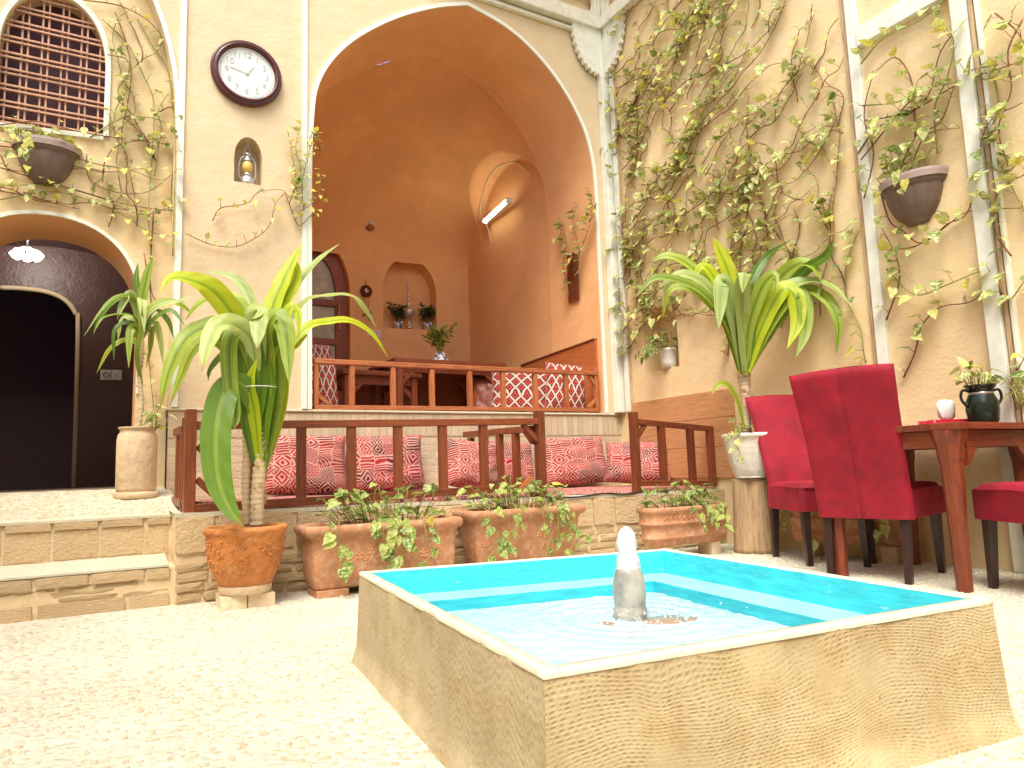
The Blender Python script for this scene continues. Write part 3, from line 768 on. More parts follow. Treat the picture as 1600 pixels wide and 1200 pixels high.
for (T0, T1, lo_, hi_) in ((T_(YA - .07), T_(YA - .03), 2.6, 4.08), (TX(XB - .07), TX(XB - .03), 3.6, 5.1)):
    H_ = rr(lo_ + .05, hi_ - .05, 5.03, 5.24, .09); O_ = [(lo_, 4.986), (hi_, 4.986), (hi_, 5.32), (lo_, 5.32)]
    m.plate(O_, [H_], T0); m.strip(H_, T0, T1, True); m.strip(O_, T0, T1, True)
m.build('fascia_panel', MAT['white_timber'], rf, recalc=False)
def bracket(T0, T1, cu, s_):
    # quarter plate with scalloped teeth; cu = column side coordinate, s_ = direction away from the column
    arc = [(cu + s_ * .02, 4.35)]
    n = 9
    for k in range(n * 2 + 1):
        a = radians(90 * k / (n * 2)); r_ = .43 if k % 2 else .40
        arc.append((cu + s_ * (.02 + .30 * sin(a) * (r_ / .43) * 1.0), 4.86 - .47 * (1 - (1 - cos(a))) ** 1.0 * (r_ / .43)))
    poly = [(cu, 4.868), (cu, 4.36)] + arc[1:] + [(cu + s_ * .34, 4.868)]
    mm = MB(); mm.prism(poly, T0, T1); mm.build('bracket', MAT['white_timber'], rf, recalc=True)
bracket(T_(YA - .062), T_(YA - .02), 4.085, -1); bracket(TX(XB - .062), TX(XB - .02), YA - .088, -1)
for k in range(9):
    m = MB(); m.box(2.2, XB, YA - .12 - k * .11, YA - .07 - k * .11, 5.33, 5.36); m.build('roof_slat', MAT['light_wood_x'], rf)
# ================================================================== POOL
pl = thing('pool', 'square raised stone pool with turquoise painted inside and white rim', 'pool', (1.3, 1.6, 0))
ZR = .29
CQ = [Vector((.768, 2.405)), Vector((.633, 1.02)), Vector((1.772, .904)), Vector((1.924, 2.165))]   # left, near, right, far (counter-clockwise)
def inset(Q, d):
    n = len(Q); out = []
    for i in range(n):
        a, b, c = Q[i - 1], Q[i], Q[(i + 1) % n]
        e1 = (b - a).normalized(); e2 = (c - b).normalized()
        n1 = Vector((-e1.y, e1.x)); n2 = Vector((-e2.y, e2.x))
        k = d / (1 + n1.dot(n2)); out.append(b + (n1 + n2) * k)
    return out
V3 = lambda p, z: Vector((p.x, p.y, z))
rs = random.Random(5)
for i in range(4):
    a, b = CQ[i], CQ[(i + 1) % 4]; L = (b - a).length; e = (b - a).normalized(); nrm = Vector((e.y, -e.x))
    fr = .012
    A0, B0 = inset(CQ, -fr)[i], inset(CQ, -fr)[(i + 1) % 4]
    m = MB(); nu, nv = 60, 16
    def f(u, v):
        p = A0.lerp(B0, u).lerp(a.lerp(b, u), v); k = min(u, 1 - u) * L
        d = .003 * noise.noise(Vector((u * L * 8, v * 3, i))) * min(1, k * 20)
        fl_ = .022 * max(0, 1 - v * 5) * 1.0
        return Vector((p.x + nrm.x * (d + fl_ * (1 if k > .001 else .7)), p.y + nrm.y * (d + fl_), lerp(-.01, ZR - .010, v)))
    o_ = len(m.U); m.grid(f, nu, nv); m.U = [[(c[0] * L, c[1] * .29) for c in q] for q in m.U]
    m.build('side_slab', MAT['chisel_side'] if i in (0, 2) else MAT['chisel_front'], pl, True, recalc=False)
# rim with chipped outer edge
R0, R1 = CQ, inset(CQ, .027)
m = MB(); top = []; n = 80
for i in range(4):
    for k in range(n):
        t_ = k / n; top.append((CQ[i].lerp(CQ[(i + 1) % 4], t_), inset(CQ, .027)[i].lerp(inset(CQ, .027)[(i + 1) % 4], t_), i, t_))
vs = []
for p, q, i, t_ in top:
    ch_ = max(0, noise.noise(Vector((p.x * 14, p.y * 14, 3)))) * .010
    out_ = (p - q).normalized(); pp = p + out_ * (.003 - ch_)
    vs += [V3(pp, ZR - .012), V3(pp, ZR - .002 - ch_ * .3), V3(p.lerp(q, .12), ZR + .001 * noise.noise(Vector((p.x * 9, p.y * 9, 1)))), V3(q, ZR), V3(q, ZR - .008)]
N_ = len(top); m.add(vs, [(5 * i + j, 5 * ((i + 1) % N_) + j, 5 * ((i + 1) % N_) + j + 1, 5 * i + j + 1) for i in range(N_) for j in range(4)])
m.build('rim', MAT['rim_white'], pl, True, recalc=False)
def ring(nm, d0, z0, d1, z1, mat):
    A, B = inset(CQ, d0), inset(CQ, d1); mm = MB(); nn = 30
    for i in range(4):
        mm.grid(lambda u, v: V3(A[i].lerp(A[(i + 1) % 4], u).lerp(B[i].lerp(B[(i + 1) % 4], u), v), lerp(z0, z1, v) + .0015 * noise.noise(Vector((u * 20, v * 4, i)))), nn, 4)
    return mm.build(nm, MAT[mat], pl, True, recalc=False)
ring('inner_wall', .027, ZR - .004, .040, .205, 'pool_blue')
ring('ledge', .040, .205, .165, .200, 'pool_ledge')
ring('riser', .165, .200, .168, .06, 'pool_riser')
m = MB(); B = inset(CQ, .16); m.add([V3(p, .075) for p in B], [(0, 1, 2, 3)]); m.build('pool_bottom', MAT['pool_bottom'], pl, recalc=False)
# water with ripples from the jet
NZ = Vector((1.401, 1.75)); ZW = .163
B = inset(CQ, .1675)
wm = MB()
def wf(u, v):
    p = B[0].lerp(B[1], u).lerp(B[3].lerp(B[2], u), v); r = (p - NZ).length
    h = .0030 * sin(r * 95) * math.exp(-r * 3.5) + .0022 * noise.noise(Vector((p.x * 22, p.y * 22, 0))) + .0012 * noise.noise(Vector((p.x * 55, p.y * 55, 4)))
    return V3(p, ZW + h)
wm.grid(wf, 130, 130); wt = wm.build('pool_water', MAT['water'], None, True, recalc=False); tagp(wt, kind='structure')
fn = thing('fountain_jet', 'grey stone fountain nozzle with a short white water jet in the pool', 'fountain', (NZ.x, NZ.y, ZW))
m = MB(); m.lathe([(.0, .13), (.040, .13), (.048, .150), (.0505, .168), (.052, .186), (.046, .196), (.0475, .20), (.050, .225), (.0495, .255), (.044, .288), (.034, .312), (.020, .324), (0, .327)], 28, (NZ.x, NZ.y, 0)); m.build('nozzle', MAT['nozzle_stone'], fn, True)
m = MB(); m.lathe([(.038, .306), (.034, .328), (.030, .350), (.028, .362), (.032, .378), (.030, .394), (.026, .412), (.016, .426), (.005, .433), (0, .434)], 22, (0, 0, 0),
    lambda th, r, z: (NZ.x + r * cos(th) * (1 + .18 * noise.noise(Vector((cos(th) * 2, sin(th) * 2, z * 60)))), NZ.y + r * sin(th) * (1 + .18 * noise.noise(Vector((sin(th) * 2, cos(th) * 2, z * 50)))), z))
m.build('water_jet', MAT['white_water'], fn, True)
m = MB(); m.lathe([(.0475, .200), (.0478, .23), (.046, .275), (.041, .309), (.032, .331), (.02, .342)], 30, (0, 0, 0),
    lambda th, r, z: (NZ.x + (r + .0015 * sin(7 * th + z * 90)) * cos(th), NZ.y + (r + .0015 * sin(7 * th + z * 90)) * sin(th), z))
m = MB(); m.tube([(NZ.x, NZ.y, .08), (NZ.x, NZ.y, .131)], .012, 8); m.build('feed_pipe', MAT['iron'], fn, True)
m = MB()
for _ in range(320):
    a = rs.uniform(0, 2 * pi); r = abs(rs.gauss(.0, .17)) + .05; p = NZ + Vector((cos(a), sin(a))) * r; z = ZW + rs.choice((.002, .003, rs.uniform(.005, .03)))
    q = rs.uniform(.0012, .0036); m.lathe([(0, -q), (q * .8, -q * .6), (q, 0), (q * .7, q * .7), (0, q * 1.3)], 6, (p.x, p.y, z))
o = m.build('splash_drops', MAT['drop_water'], None, True, recalc=False); tagp(o, 'splashing water drops around the fountain nozzle', 'water drops', kind='stuff')
for k, (dx, dy, s_, mt, lab) in enumerate(((.05, -.10, 1.6, 'wet_stone', 'flat brown stone just under the water before the nozzle'), (-.10, -.02, .7, 'wet_stone', 'small brown stone in the water left of the nozzle'), (.13, -.13, .8, 'wet_stone', 'small rusty stone in the water right of the nozzle'))):
    m = MB(); c = NZ + Vector((dx, dy))
    m.lathe([(0, .012), (.045 * s_, .0095), (.055 * s_, 0), (.045 * s_, -.012), (0, -.014)], 12, (0, 0, 0), lambda th, r, z: (c.x + r * cos(th) * (1 + .25 * sin(3 * th + k)), c.y + r * sin(th) * .75, ZW - (.0075 if k == 0 else .0105) + z))
    o = m.build('stone', MAT[mt], None, True); tagp(o, lab, 'stone')
# ================================================================== WALL OBJECTS
# window lattice in the recessed bay
wn = thing('lattice_window', 'arched window with a double-barred wooden lattice on the upper left wall', 'window', (-.37, YB + .06, 2.93))
m = MB(); m.plate(WIN, [], T_(YB + .15)); m.build('shade_backing', MAT['void_dark'], wn, recalc=False)  # dark sheet stands in for the unlit space behind the bars
def wtop(x): t_ = min(1, abs((x + .37) / .300)); return 3.45 + .46 * max(0, 1 - t_ ** 2.1) ** (1 / 2.1)
def whalf(z): return .30 if z < 3.45 else .30 * max(0, 1 - ((z - 3.45) / .46) ** 2.1) ** (1 / 2.1)
for k in range(6):
    for d in (-.017, .017):
        x = -.37 + (k - 2.5) * .112 + d
        if abs(x + .37) < .295: m = MB(); m.box(x - .0055, x + .0055, YB + .045, YB + .06, 2.935, wtop(x)); m.build('bar', MAT['grille_wood'], wn)
z = 2.975
while z < 3.88:
    for d in (-.016, .016):
        h = whalf(z + d)
        if h > .04: m = MB(); m.box(-.37 - h, -.37 + h, YB + .030, YB + .045, z + d - .0055, z + d + .0055); m.build('bar', MAT['grille_wood'], wn)
    z += .113

# clock
CC = Vector((.828, YA, 3.57)); CRD = .245
ck = thing('wall_clock', 'round clock with a dark brown double rim and pale dial on the pilaster', 'clock', CC)
def lat(prof, n=56, c=CC): # lathe around the y axis, profile (r, depth)
    mm = MB(); mm.lathe(prof, n, (0, 0, 0), lambda th, r, z: (c.x + r * cos(th), c.y - z, c.z + r * sin(th))); return mm
lat([(CRD, 0), (CRD + .006, .02), (CRD, .045), (CRD - .010, .05), (CRD - .014, .044), (CRD - .022, .062), (CRD - .034, .066), (CRD - .045, .05), (CRD - .048, .030)]).build('rim', MAT['clock_rim'], ck, True)
lat([(0, .030), (CRD - .046, .030)]).build('dial', MAT['clock_face'], ck, True)
lat([(CRD - .064, .0305), (CRD - .064, .0315), (CRD - .060, .0315), (CRD - .060, .0305)]).build('dial_ring', MAT['clock_ink'], ck)
def textmesh(body, size, c, parent, name, mat, ry=0, fdir='A'):
    cu = bpy.data.curves.new(name, 'FONT'); cu.body = body; cu.size = size; cu.align_x = 'CENTER'; cu.align_y = 'CENTER'; cu.extrude = .0008
    to = bpy.data.objects.new(name, cu); COL.objects.link(to)
    dg = bpy.context.evaluated_depsgraph_get(); me = bpy.data.meshes.new_from_object(to.evaluated_get(dg)); bpy.data.objects.remove(to)
    me.materials.clear(); me.materials.append(mat)
    return inst(name, me, parent, Matrix.Translation(c) @ Matrix.Rotation(pi / 2, 4, 'X'))
for h in range(1, 13):
    a = pi / 2 - h * pi / 6; textmesh(str(h), .062, CC + Vector((.140 * cos(a), -.0325, .140 * sin(a))), ck, 'numeral', MAT['clock_ink'])
for nm, hh, ln, w in (('hour_hand', 1.25, .085, .009), ('minute_hand', 9.35, .120, .007)):
    a = pi / 2 - hh * pi / 6; d = Vector((cos(a), 0, sin(a))); m = MB(); m.bar(CC + Vector((0, -.035, 0)) - d * .02, CC + Vector((0, -.035, 0)) + d * ln, w, .002, side=(-d.z, 0, d.x)); m.build(nm, MAT['clock_ink'], ck)
m = lat([(0, .04), (.010, .038), (.010, .030)], 12); m.build('hub', MAT['clock_ink'], ck)

# hurricane lantern in the small niche
LC = Vector((.852, YA + .055, 2.746))
la = thing('lantern', 'silver hurricane oil lantern standing in the small arched wall niche', 'lantern', LC)
KL = 1.0
def lz(prof, name, mat, parent, c, n=20, smooth=True):
    mm = MB(); mm.lathe([(r * KL, z * KL) for r, z in prof], n, c); return mm.build(name, MAT[mat], parent, smooth)
KL = 1.22
lz([(0, 0), (.042, 0), (.045, .010), (.040, .040), (.030, .052), (.020, .056), (0, .056)], 'tank', 'tin', la, LC)
lz([(.020, .056), (.024, .062), (.024, .072), (.015, .076)], 'burner', 'tin', la, LC)
lz([(.016, .076), (.028, .092), (.032, .112), (.027, .135), (.018, .152)], 'globe', 'lamp_glass', la, LC)
lz([(.024, .150), (.026, .158), (.016, .170), (.017, .188), (.024, .192), (.012, .204), (0, .207)], 'chimney', 'tin', la, LC)
for s in (-1, 1):
    m = MB(); m.tube(catmull([LC + Vector((s * .038, 0, .035)) * 1.22, LC + Vector((s * .048, 0, .07)) * 1.22, LC + Vector((s * .046, 0, .13)) * 1.22, LC + Vector((s * .034, 0, .17)) * 1.22, LC + Vector((s * .012, 0, .18)) * 1.22], 4), .004, 5); m.build('side_tube', MAT['tin'], la, True)
m = MB(); m.tube(catmull([LC + Vector((-.03, 0, .165)) * 1.22, LC + Vector((-.012, 0, .225)) * 1.22, LC + Vector((.004, 0, .262)) * 1.22, LC + Vector((.012, 0, .225)) * 1.22, LC + Vector((.03, 0, .165)) * 1.22], 5), .0022, 5); m.build('handle', MAT['tin'], la, True)

KL = 1.0
# half bowl wall planters
def wall_bowl(label, c, hw, hh, axis):
    # c: centre of the back rim, axis 0: on the back wall (opens along x), axis 1: on the right wall
    t = thing('wall_planter', label, 'planter', c)
    def to(u, d, z): return Vector((c[0] + u, c[1] - d, c[2] + z)) if axis == 0 else Vector((c[0] - d, c[1] + u, c[2] + z))
    prof = [(1.0, 0), (.955, -.13), (.90, -.16), (.86, -.34), (.74, -.60), (.56, -.82), (.42, -.90), (.40, -.93), (.33, -1.0), (.0, -1.03)]
    m = MB()
    def bowl(u, v):
        k = v * (len(prof) - 1); i = min(int(k), len(prof) - 2); f = k - i; r = lerp(prof[i][0], prof[i + 1][0], f); z = lerp(prof[i][1], prof[i + 1][1], f)
        a = pi * u; rib = 1 - .035 * abs(cos(a * 5)) ** 6 * (1 if .2 < v < .85 else 0)
        return to(-hw * r * cos(a) * rib, hw * .80 * r * sin(a) * rib, z * hh)
    m.grid(bowl, 60, 36); m.build('bowl', MAT['bowl_plastic'], t, True)
    m = MB()
    for z0, r0, z1, r1 in ((.0, .99, .02, 1.07), (.02, 1.07, .035, 1.07), (.035, 1.07, .035, .93), (.035, .93, -.03, .90), (.02, 1.07, -.012, 1.03), (-.012, 1.03, 0, .97)):
        m.grid(lambda u, v: to(-hw * lerp(r0, r1, v) * cos(pi * u), hw * .80 * lerp(r0, r1, v) * sin(pi * u), lerp(z0, z1, v)), 40, 1)
    m.build('lip', MAT['bowl_rim'], t, True)
    m = MB(); m.grid(lambda u, v: to(-hw * .95 * v * cos(pi * u), hw * .76 * v * sin(pi * u), -.01), 24, 2); m.build('soil', MAT['soil'], t)
    return t
bl1 = wall_bowl('brown ribbed half-bowl planter hung under the lattice window', (-.385, YB, 2.795), .185, .235, 0)
bl2 = wall_bowl('brown ribbed half-bowl planter hung high on the right vine wall', (XB, 2.305, 2.235), .19, .25, 1)

# sockets
def socket(p, label, w=.085, dark=False):
    t = thing('wall_socket', label, 'socket', p)
    p = Vector(p)
    m = MB(); m.box(p.x - w / 2, p.x + w / 2, p.y - .012, p.y, p.z - w / 2, p.z + w / 2); m.build('plate', MAT['socket_white'], t, bevel=.003)
    mm = MB(); mm.lathe([(.026, .012), (.026, .016), (.020, .016), (.019, .006), (0, .006)], 18, (0, 0, 0), lambda th, r, z: (p.x + r * cos(th), p.y - z - .001, p.z + r * sin(th))); mm.build('outlet', MAT['iron'] if dark else MAT['socket_white'], t, True)
    for s in (-1, 1):
        mm = MB(); mm.tube([p + Vector((s * .008, -.019, 0)), p + Vector((s * .008, -.008, 0))], .0035, 6); mm.build('pin_hole', MAT['iron'], t)
yS = 7.6
a, b = aty(166, 586, yS - .001), aty(180, 586, yS - .001)
socket(a, 'left white wall socket beside the inner doorway of the dark passage', .095, True); socket(b + Vector((.008, 0, 0)), 'right white wall socket beside the inner doorway of the dark passage', .095)
a, b = aty(579, 520, Y1 - .001), aty(588, 522, Y1 - .001)
socket(a, 'left white socket on the alcove end wall near the door', .085); socket(b + Vector((.012, 0, 0)), 'right white socket on the alcove end wall below the arched niche', .085)

# sconce, hanging ornament, tube light in the alcove
P0 = aty(575, 352, Y1)
sn = thing('wall_sconce', 'patterned clay half-drum wall sconce high on the alcove end wall', 'sconce', P0)
m = MB(); m.grid(lambda u, v: P0 + Vector((-.115 * cos(pi * u), -.11 * sin(pi * u), lerp(-.055, .065, v))), 24, 2); m.build('shade', MAT['sconce_clay'], sn, True)
m = MB(); m.lathe([(0, -.05), (.05, -.03), (.062, 0), (.05, .03), (0, .04)], 14, P0 + Vector((0, -.065, -.05))); m.build('bulb_cup', MAT['light_wood_x'], sn, True)
P0 = aty(572, 455, Y1 - .02)
orn = thing('wall_ornament', 'round dark red ornament with a pale centre hung between door and niche', 'ornament', P0)
lat([(0, .03), (.03, .028), (.035, .016), (.065, .018), (.075, .008), (.07, 0)], 12, P0).build('plaque', MAT['clock_rim'], orn, True)
lat([(0, .036), (.022, .034), (.026, .028)], 12, P0).build('centre', MAT['blue_white'], orn, True)
m = MB(); m.tube([P0 + Vector((0, 0, .07)), P0 + Vector((0, .015, .135))], .004, 5)
for s in (-1, 0, 1): m.tube([P0 + Vector((s * .04, 0, -.06)), P0 + Vector((s * .03, 0, -.20))], .002, 4)
m.build('string', MAT['clock_rim'], orn)
m = MB()
for k in range(26):
    c = P0 + Vector((rnd(-.06, .06), rnd(-.05, .0), rnd(-.33, -.2))); m.tube([c, c + Vector((rnd(-.04, .04), rnd(-.02, 0), rnd(-.03, .04)))], [.006, .001], 4)
m.build('dried_tuft', MAT['shrub_dark'], orn)
p, q = atx(757, 346, X1 - .10), atx(793, 313, X1 - .16)
tl = thing('tube_light', 'lit white fluorescent tube on the right side of the alcove vault', 'lamp', p)
m = MB(); m.tube([p, q], .022, 10); m.build('tube', MAT['tube_light'], tl, True)
m = MB(); m.bar(p + Vector((.04, 0, 0)), q + Vector((.04, 0, 0)), .05, .04); m.build('batten', MAT['white_paint'], tl)
for e_ in (p, q): m = MB(); m.box(e_.x - .02, e_.x + .05, e_.y - .02, e_.y + .02, e_.z - .03, e_.z + .03); m.build('end_cap', MAT['white_paint'], tl)
m = MB(); m.tube(catmull([p, p + Vector((.05, .0, -.10)), p + Vector((.09, .02, -.24))], 4), .005, 5); m.build('cable', MAT['white_paint'], tl)

# arched glazed door of the alcove
dr = thing('arched_door', 'dark red wooden arched door with glass panes at the left end of the alcove', 'door', (2.1, Y1 + .1, 1.1))
yD = Y1 + .08
din = [(2.40, 1.10), (2.40, 2.6)] + ell(2.10, .30, 2.75, .54, 18)[::-1] + [(1.80, 2.6), (1.80, 1.10)]
m = MB(); n = len(DOOR)
inn = [(2.315, 1.34), (2.315, 2.6)] + ell(2.10, .215, 2.72, .44, 18)[::-1] + [(1.885, 2.6), (1.885, 1.34)]
outd = [(2.462, 1.10), (2.462, 2.6)] + ell(2.10, .362, 2.75, .602, 18)[::-1] + [(1.738, 2.6), (1.738, 1.10)]
m.strip(outd, T_(yD), lambda u, v: Vector((u, yD, v))) if False else None
A = [Vector((a, yD, b)) for a, b in outd]; B = [Vector((a, yD, b)) for a, b in inn]
m.add(A + B, [(i, i + 1, n + i + 1, n + i) for i in range(n - 1)]); m.strip(inn, T_(yD), T_(yD + .06))
m.add([(1.738, yD, 1.10), (2.462, yD, 1.10), (2.315, yD, 1.34), (1.885, yD, 1.34)], [(0, 1, 2, 3)]); m.build('frame', MAT['door_wood'], dr, recalc=False)
for z in (1.72, 2.16, 2.62): m = MB(); m.box(1.885, 2.315, yD - .012, yD + .05, z - .035, z + .035); m.build('rail', MAT['door_wood'], dr)
for z0, z1 in ((1.34, 1.685), (1.755, 2.125), (2.195, 2.585), (2.655, 3.18)):
    m = MB(); m.box(1.86, 2.33, yD + .035, yD + .04, z0, z1); m.build('pane', MAT['pane_glass'], dr)
m = MB(); m.box(2.335, 2.36, yD - .03, yD, 2.30, 2.62); m.build('door_stile_edge', MAT['light_wood_z'], dr)

# ================================================================== WOOD RAILINGS
def rail_part(p0, p1, w, h, name, mat, par, bev=.004):
    m = MB(); m.bar(p0, p1, w, h); return m.build(name, MAT[mat], par, bevel=bev)
y0 = YA + .035
ur = thing('railing', 'low pale wood railing across the mouth of the raised alcove', 'railing', (2.6, y0, 1.1))
xs = [aty(p, 600, y0).x for p in (549.5, 614, 674.5, 733.5, 785.5, 836, 884)]
xa, xb = 1.335, 3.93
rail_part((xa, y0, 1.118), (xb, y0, 1.132), .05, .034, 'bottom_rail', 'light_wood_x', ur)
rail_part((xa, y0, 1.462), (xb, y0, 1.470), .055, .038, 'top_rail', 'light_wood_x', ur)
for x in xs: m = MB(); m.box(x - .020, x + .020, y0 - .02, y0 + .02, 1.138, 1.445); m.build('baluster', MAT['light_wood_z'], ur, bevel=.003)
for x in (xa - .002, xb - .03): m = MB(); m.box(x, x + .034, y0 - .022, y0 + .022, 1.135, 1.52 if x > 2 else 1.443); m.build('post', MAT['light_wood_z'], ur, bevel=.003)
rail_part((xa + .02, y0, 1.22), (xa + .11, y0, 1.14), .03, .03, 'brace', 'light_wood_x', ur); rail_part((xb - .02, y0, 1.22), (xb - .11, y0, 1.15), .03, .03, 'brace', 'light_wood_x', ur)
rail_part((xb - .02, y0, 1.37), (xb - .08, y0, 1.445), .03, .03, 'brace', 'light_wood_x', ur)

y0 = 4.05
lr = thing('railing', 'long dark red railing enclosing the left part of the lower cushion bench', 'railing', (1.4, y0, .45))
xl, xr = .405, 2.545
zt = lambda x: lerp(.900, .932, (x - xl) / (xr - xl)); zb = lambda x: lerp(.470, .500, (x - xl) / (xr - xl))
xs = [aty(p, 720, y0).x for p in (388, 470.5, 549, 622, 692, 756)]
rail_part((xl, y0, zb(xl)), (xr, y0, zb(xr)), .06, .045, 'bottom_rail', 'rail_wood_x', lr)
rail_part((xl, y0, zt(xl)), (xr, y0, zt(xr)), .06, .042, 'top_rail', 'rail_wood_x', lr)
for x in xs: m = MB(); m.box(x - .025, x + .025, y0 - .022, y0 + .022, zb(x) + .018, zt(x) - .018); m.build('baluster', MAT['rail_wood_z'], lr, bevel=.004)
for x, h, w in ((xl - .015, .985, .028), (xr, 1.005, .026)): m = MB(); m.box(x - w, x + w, y0 - .035, y0 + .035, .43, h); m.build('post', MAT['rail_wood_z'], lr, bevel=.005)
m = MB(); m.box(xl - .045, xl + .005, y0 + .075, y0 + .135, .43, .950); m.build('post', MAT['rail_wood_z'], lr, bevel=.005)
for (xe, s) in ((xl, 1), (xr, -1)):
    rail_part((xe + s * .02, y0, zt(xe) - .13), (xe + s * .13, y0, zt(xe) - .02), .034, .034, 'brace', 'rail_wood_x', lr)
rail_part((xl + .02, y0, zb(xl) + .15), (xl + .15, y0, zb(xl) + .02), .034, .034, 'brace', 'rail_wood_x', lr)
for xe in (xl - .02, xr - .03):           # return sides running back to the wall
    ye_ = 4.75 if xe < 1 else 5.12
    rail_part((xe, y0 + .04, .885), (xe, ye_, .905), .05, .045, 'side_rail', 'rail_wood_y', lr); rail_part((xe, y0 + .04, .49), (xe, ye_, .50), .05, .045, 'side_rail', 'rail_wood_y', lr)
    k = 4.32
    while k < ye_ - .05:
        m = MB(); m.box(xe - .022, xe + .022, k - .025, k + .025, .51, .875); m.build('baluster', MAT['rail_wood_z'], lr, bevel=.004); k += .235
rail_part((xr - .03, y0 + .03, .79), (xr - .03, y0 + .14, .88), .034, .034, 'brace', 'rail_wood_y', lr)
rg = thing('railing', 'short dark red railing at the right end of the cushion bench', 'railing', (3.7, y0, .45))
xl, xr = 3.365, 4.14
rail_part((xl, y0, .935), (xr, y0, .880), .045, .042, 'top_rail', 'rail_wood_x', rg); rail_part((xl, y0, .488), (xr, y0, .455), .05, .04, 'bottom_rail', 'rail_wood_x', rg)
m = MB(); m.box(xl - .028, xl + .022, y0 - .03, y0 + .03, .42, 1.005); m.build('post', MAT['rail_wood_z'], rg, bevel=.005)
for p in (1035, 1080, 1122): x = min(aty(p, 710, y0).x, 4.12); m = MB(); m.box(x - .025, x + .025, y0 - .022, y0 + .022, .48, .90); m.build('baluster', MAT['rail_wood_z'], rg, bevel=.004)
rail_part((xl + .01, y0, .80), (xl + .10, y0, .91), .03, .03, 'brace', 'rail_wood_x', rg)
bk = thing('backboard', 'wood grain backboard on the right wall beside the lower bench', 'panel', (XB, 4.5, .5))
for k, (z0, z1) in enumerate(((.50, .74), (.742, .965), (.967, 1.178))): m = MB(); m.box(XB - .022 - .001 * k, XB - .001, 3.82, 5.0, z0, z1 - (0 if k < 2 else .0)); m.build('plank', MAT['board_wood'], bk, bevel=.002)
bk2 = thing('backboard', 'reddish wooden backboard leaning on the right wall inside the alcove', 'panel', (3.98, 5.9, 1.1))
m = MB(); m.prism([(5.26, 1.12), (6.62, 1.12), (6.62, 1.745), (5.26, 1.80)], TX(3.975), TX(3.955)); m.build('board', MAT['iwan_board'], bk2)
m = MB(); m.bar((3.962, 5.26, 1.803), (3.962, 6.62, 1.748), .035, .012); m.build('top_edge', MAT['rail_wood_y'], bk2)

# ================================================================== LOWER BENCH
bn = thing('bench', 'long brick bench platform in front of the alcove', 'bench', (2.2, 4.4, 0))
YF = 4.0
bt = lambda x: lerp(.452, .420, (x - .33) / 3.1)
m = MB(); m.add([(.33, YF - .004, -.01), (XB, YF - .004, -.01), (XB, YA, -.01), (.33, YA, -.01), (.33, YF - .004, bt(.33) - .012), (XB, YF - .004, bt(XB) - .012), (XB, YA, bt(XB) + .02), (.33, YA, bt(.33) + .02)],
    [(0, 1, 5, 4), (1, 2, 6, 5), (2, 3, 7, 6), (3, 0, 4, 7), (4, 5, 6, 7)]); m.build('core', MAT['mortar'], bn)
m = MB(); m.grid(lambda u, v: Vector((lerp(.318, XB, u), lerp(YF - .012, YA, v), bt(lerp(.33, XB, u)) + .003 * noise.noise(Vector((u * 40, v * 9, 0))))), 60, 12)
m.grid(lambda u, v: Vector((lerp(.318, XB, u), YF - .012, bt(lerp(.33, XB, u)) - .022 * v)), 60, 1); m.build('top', MAT['landing_paving'], bn)
x = .322
while x < XB - .05:                      # upper course: tall plastered slabs
    w = min(rnd(.17, .30) if x < .5 or x > 2.9 else .4, XB - x); t0 = bt(x)
    M = (x + w / 2, YF + .005, t0 - .115); brick(bn, M, (w - .008, .05, .185), 0, BS, 'stone_slab', rnd(-.01, .01)); x += w
z = .012
while z < .205:
    x = .325 + (0 if random.random() < .5 else -.1)
    while x < XB - .06:
        w = rnd(.14, .27); a = max(x, .325); b = min(x + w, XB); h = rnd(.036, .046)
        if b - a > .05: brick(bn, ((a + b) / 2, YF + .012 + rnd(-.010, .008), z + .022), (b - a - rnd(.004, .014), .06, h), 0, BR, tilt=rnd(-.05, .05))
        x += w
    z += .0485
# mattress and cushions
mt_ = thing('mattress', 'rose and cream kilim mattress covering the lower bench', 'mattress', (2.3, 4.6, .45))
def matf(u, v):
    x = lerp(.47, 4.14, u); z = .485 - .02 * (x / 4); e = min(v * 10, 1, (1 - v) * 14)
    return Vector((x, lerp(4.10, 5.19, v) - .010 * noise.noise(Vector((x * 6, 0, 0))) * (1 if v < .1 else 0), bt(x) + (z - .44) * sqrt(max(0, e)) + .008 * noise.noise(Vector((x * 4, v * 5, 2)))))
m = MB(); m.grid(matf, 90, 20); m.build('cover', MAT['kilim_mat'], mt_, True)
m = MB()
for k in range(420):
    x = rnd(.5, 4.1); z = bt(x); m.tube([(x, 4.095, z + .025), (x + rnd(-.01, .01), 4.075, z + .006)], .002, 3, False)
o = m.build('fringe', MAT['kilim_mat'], mt_); o['kind'] = 'stuff'
m = MB(); m.tube(catmull([(2.5, 3.985, bt(2.5) + .005), (2.75, 3.975, bt(2.7) - .012), (3.0, 3.985, bt(3) + .006), (3.2, 3.98, bt(3.2) - .004), (3.4, 3.99, bt(3.4) + .008), (3.6, 3.985, bt(3.6) + .0)], 6), .006, 6)
tagp(m.build('cable', MAT['cable'], None, True), 'dark cable lying along the front edge of the brick bench', 'cable')
m = MB(); m.bar((2.33, 4.0, .462), (2.43, 3.99, .56), .02, .03); tagp(m.build('wood_offcut', MAT['light_wood_x'], None), 'small pale wood offcut leaning by the railing end post', 'wood offcut')

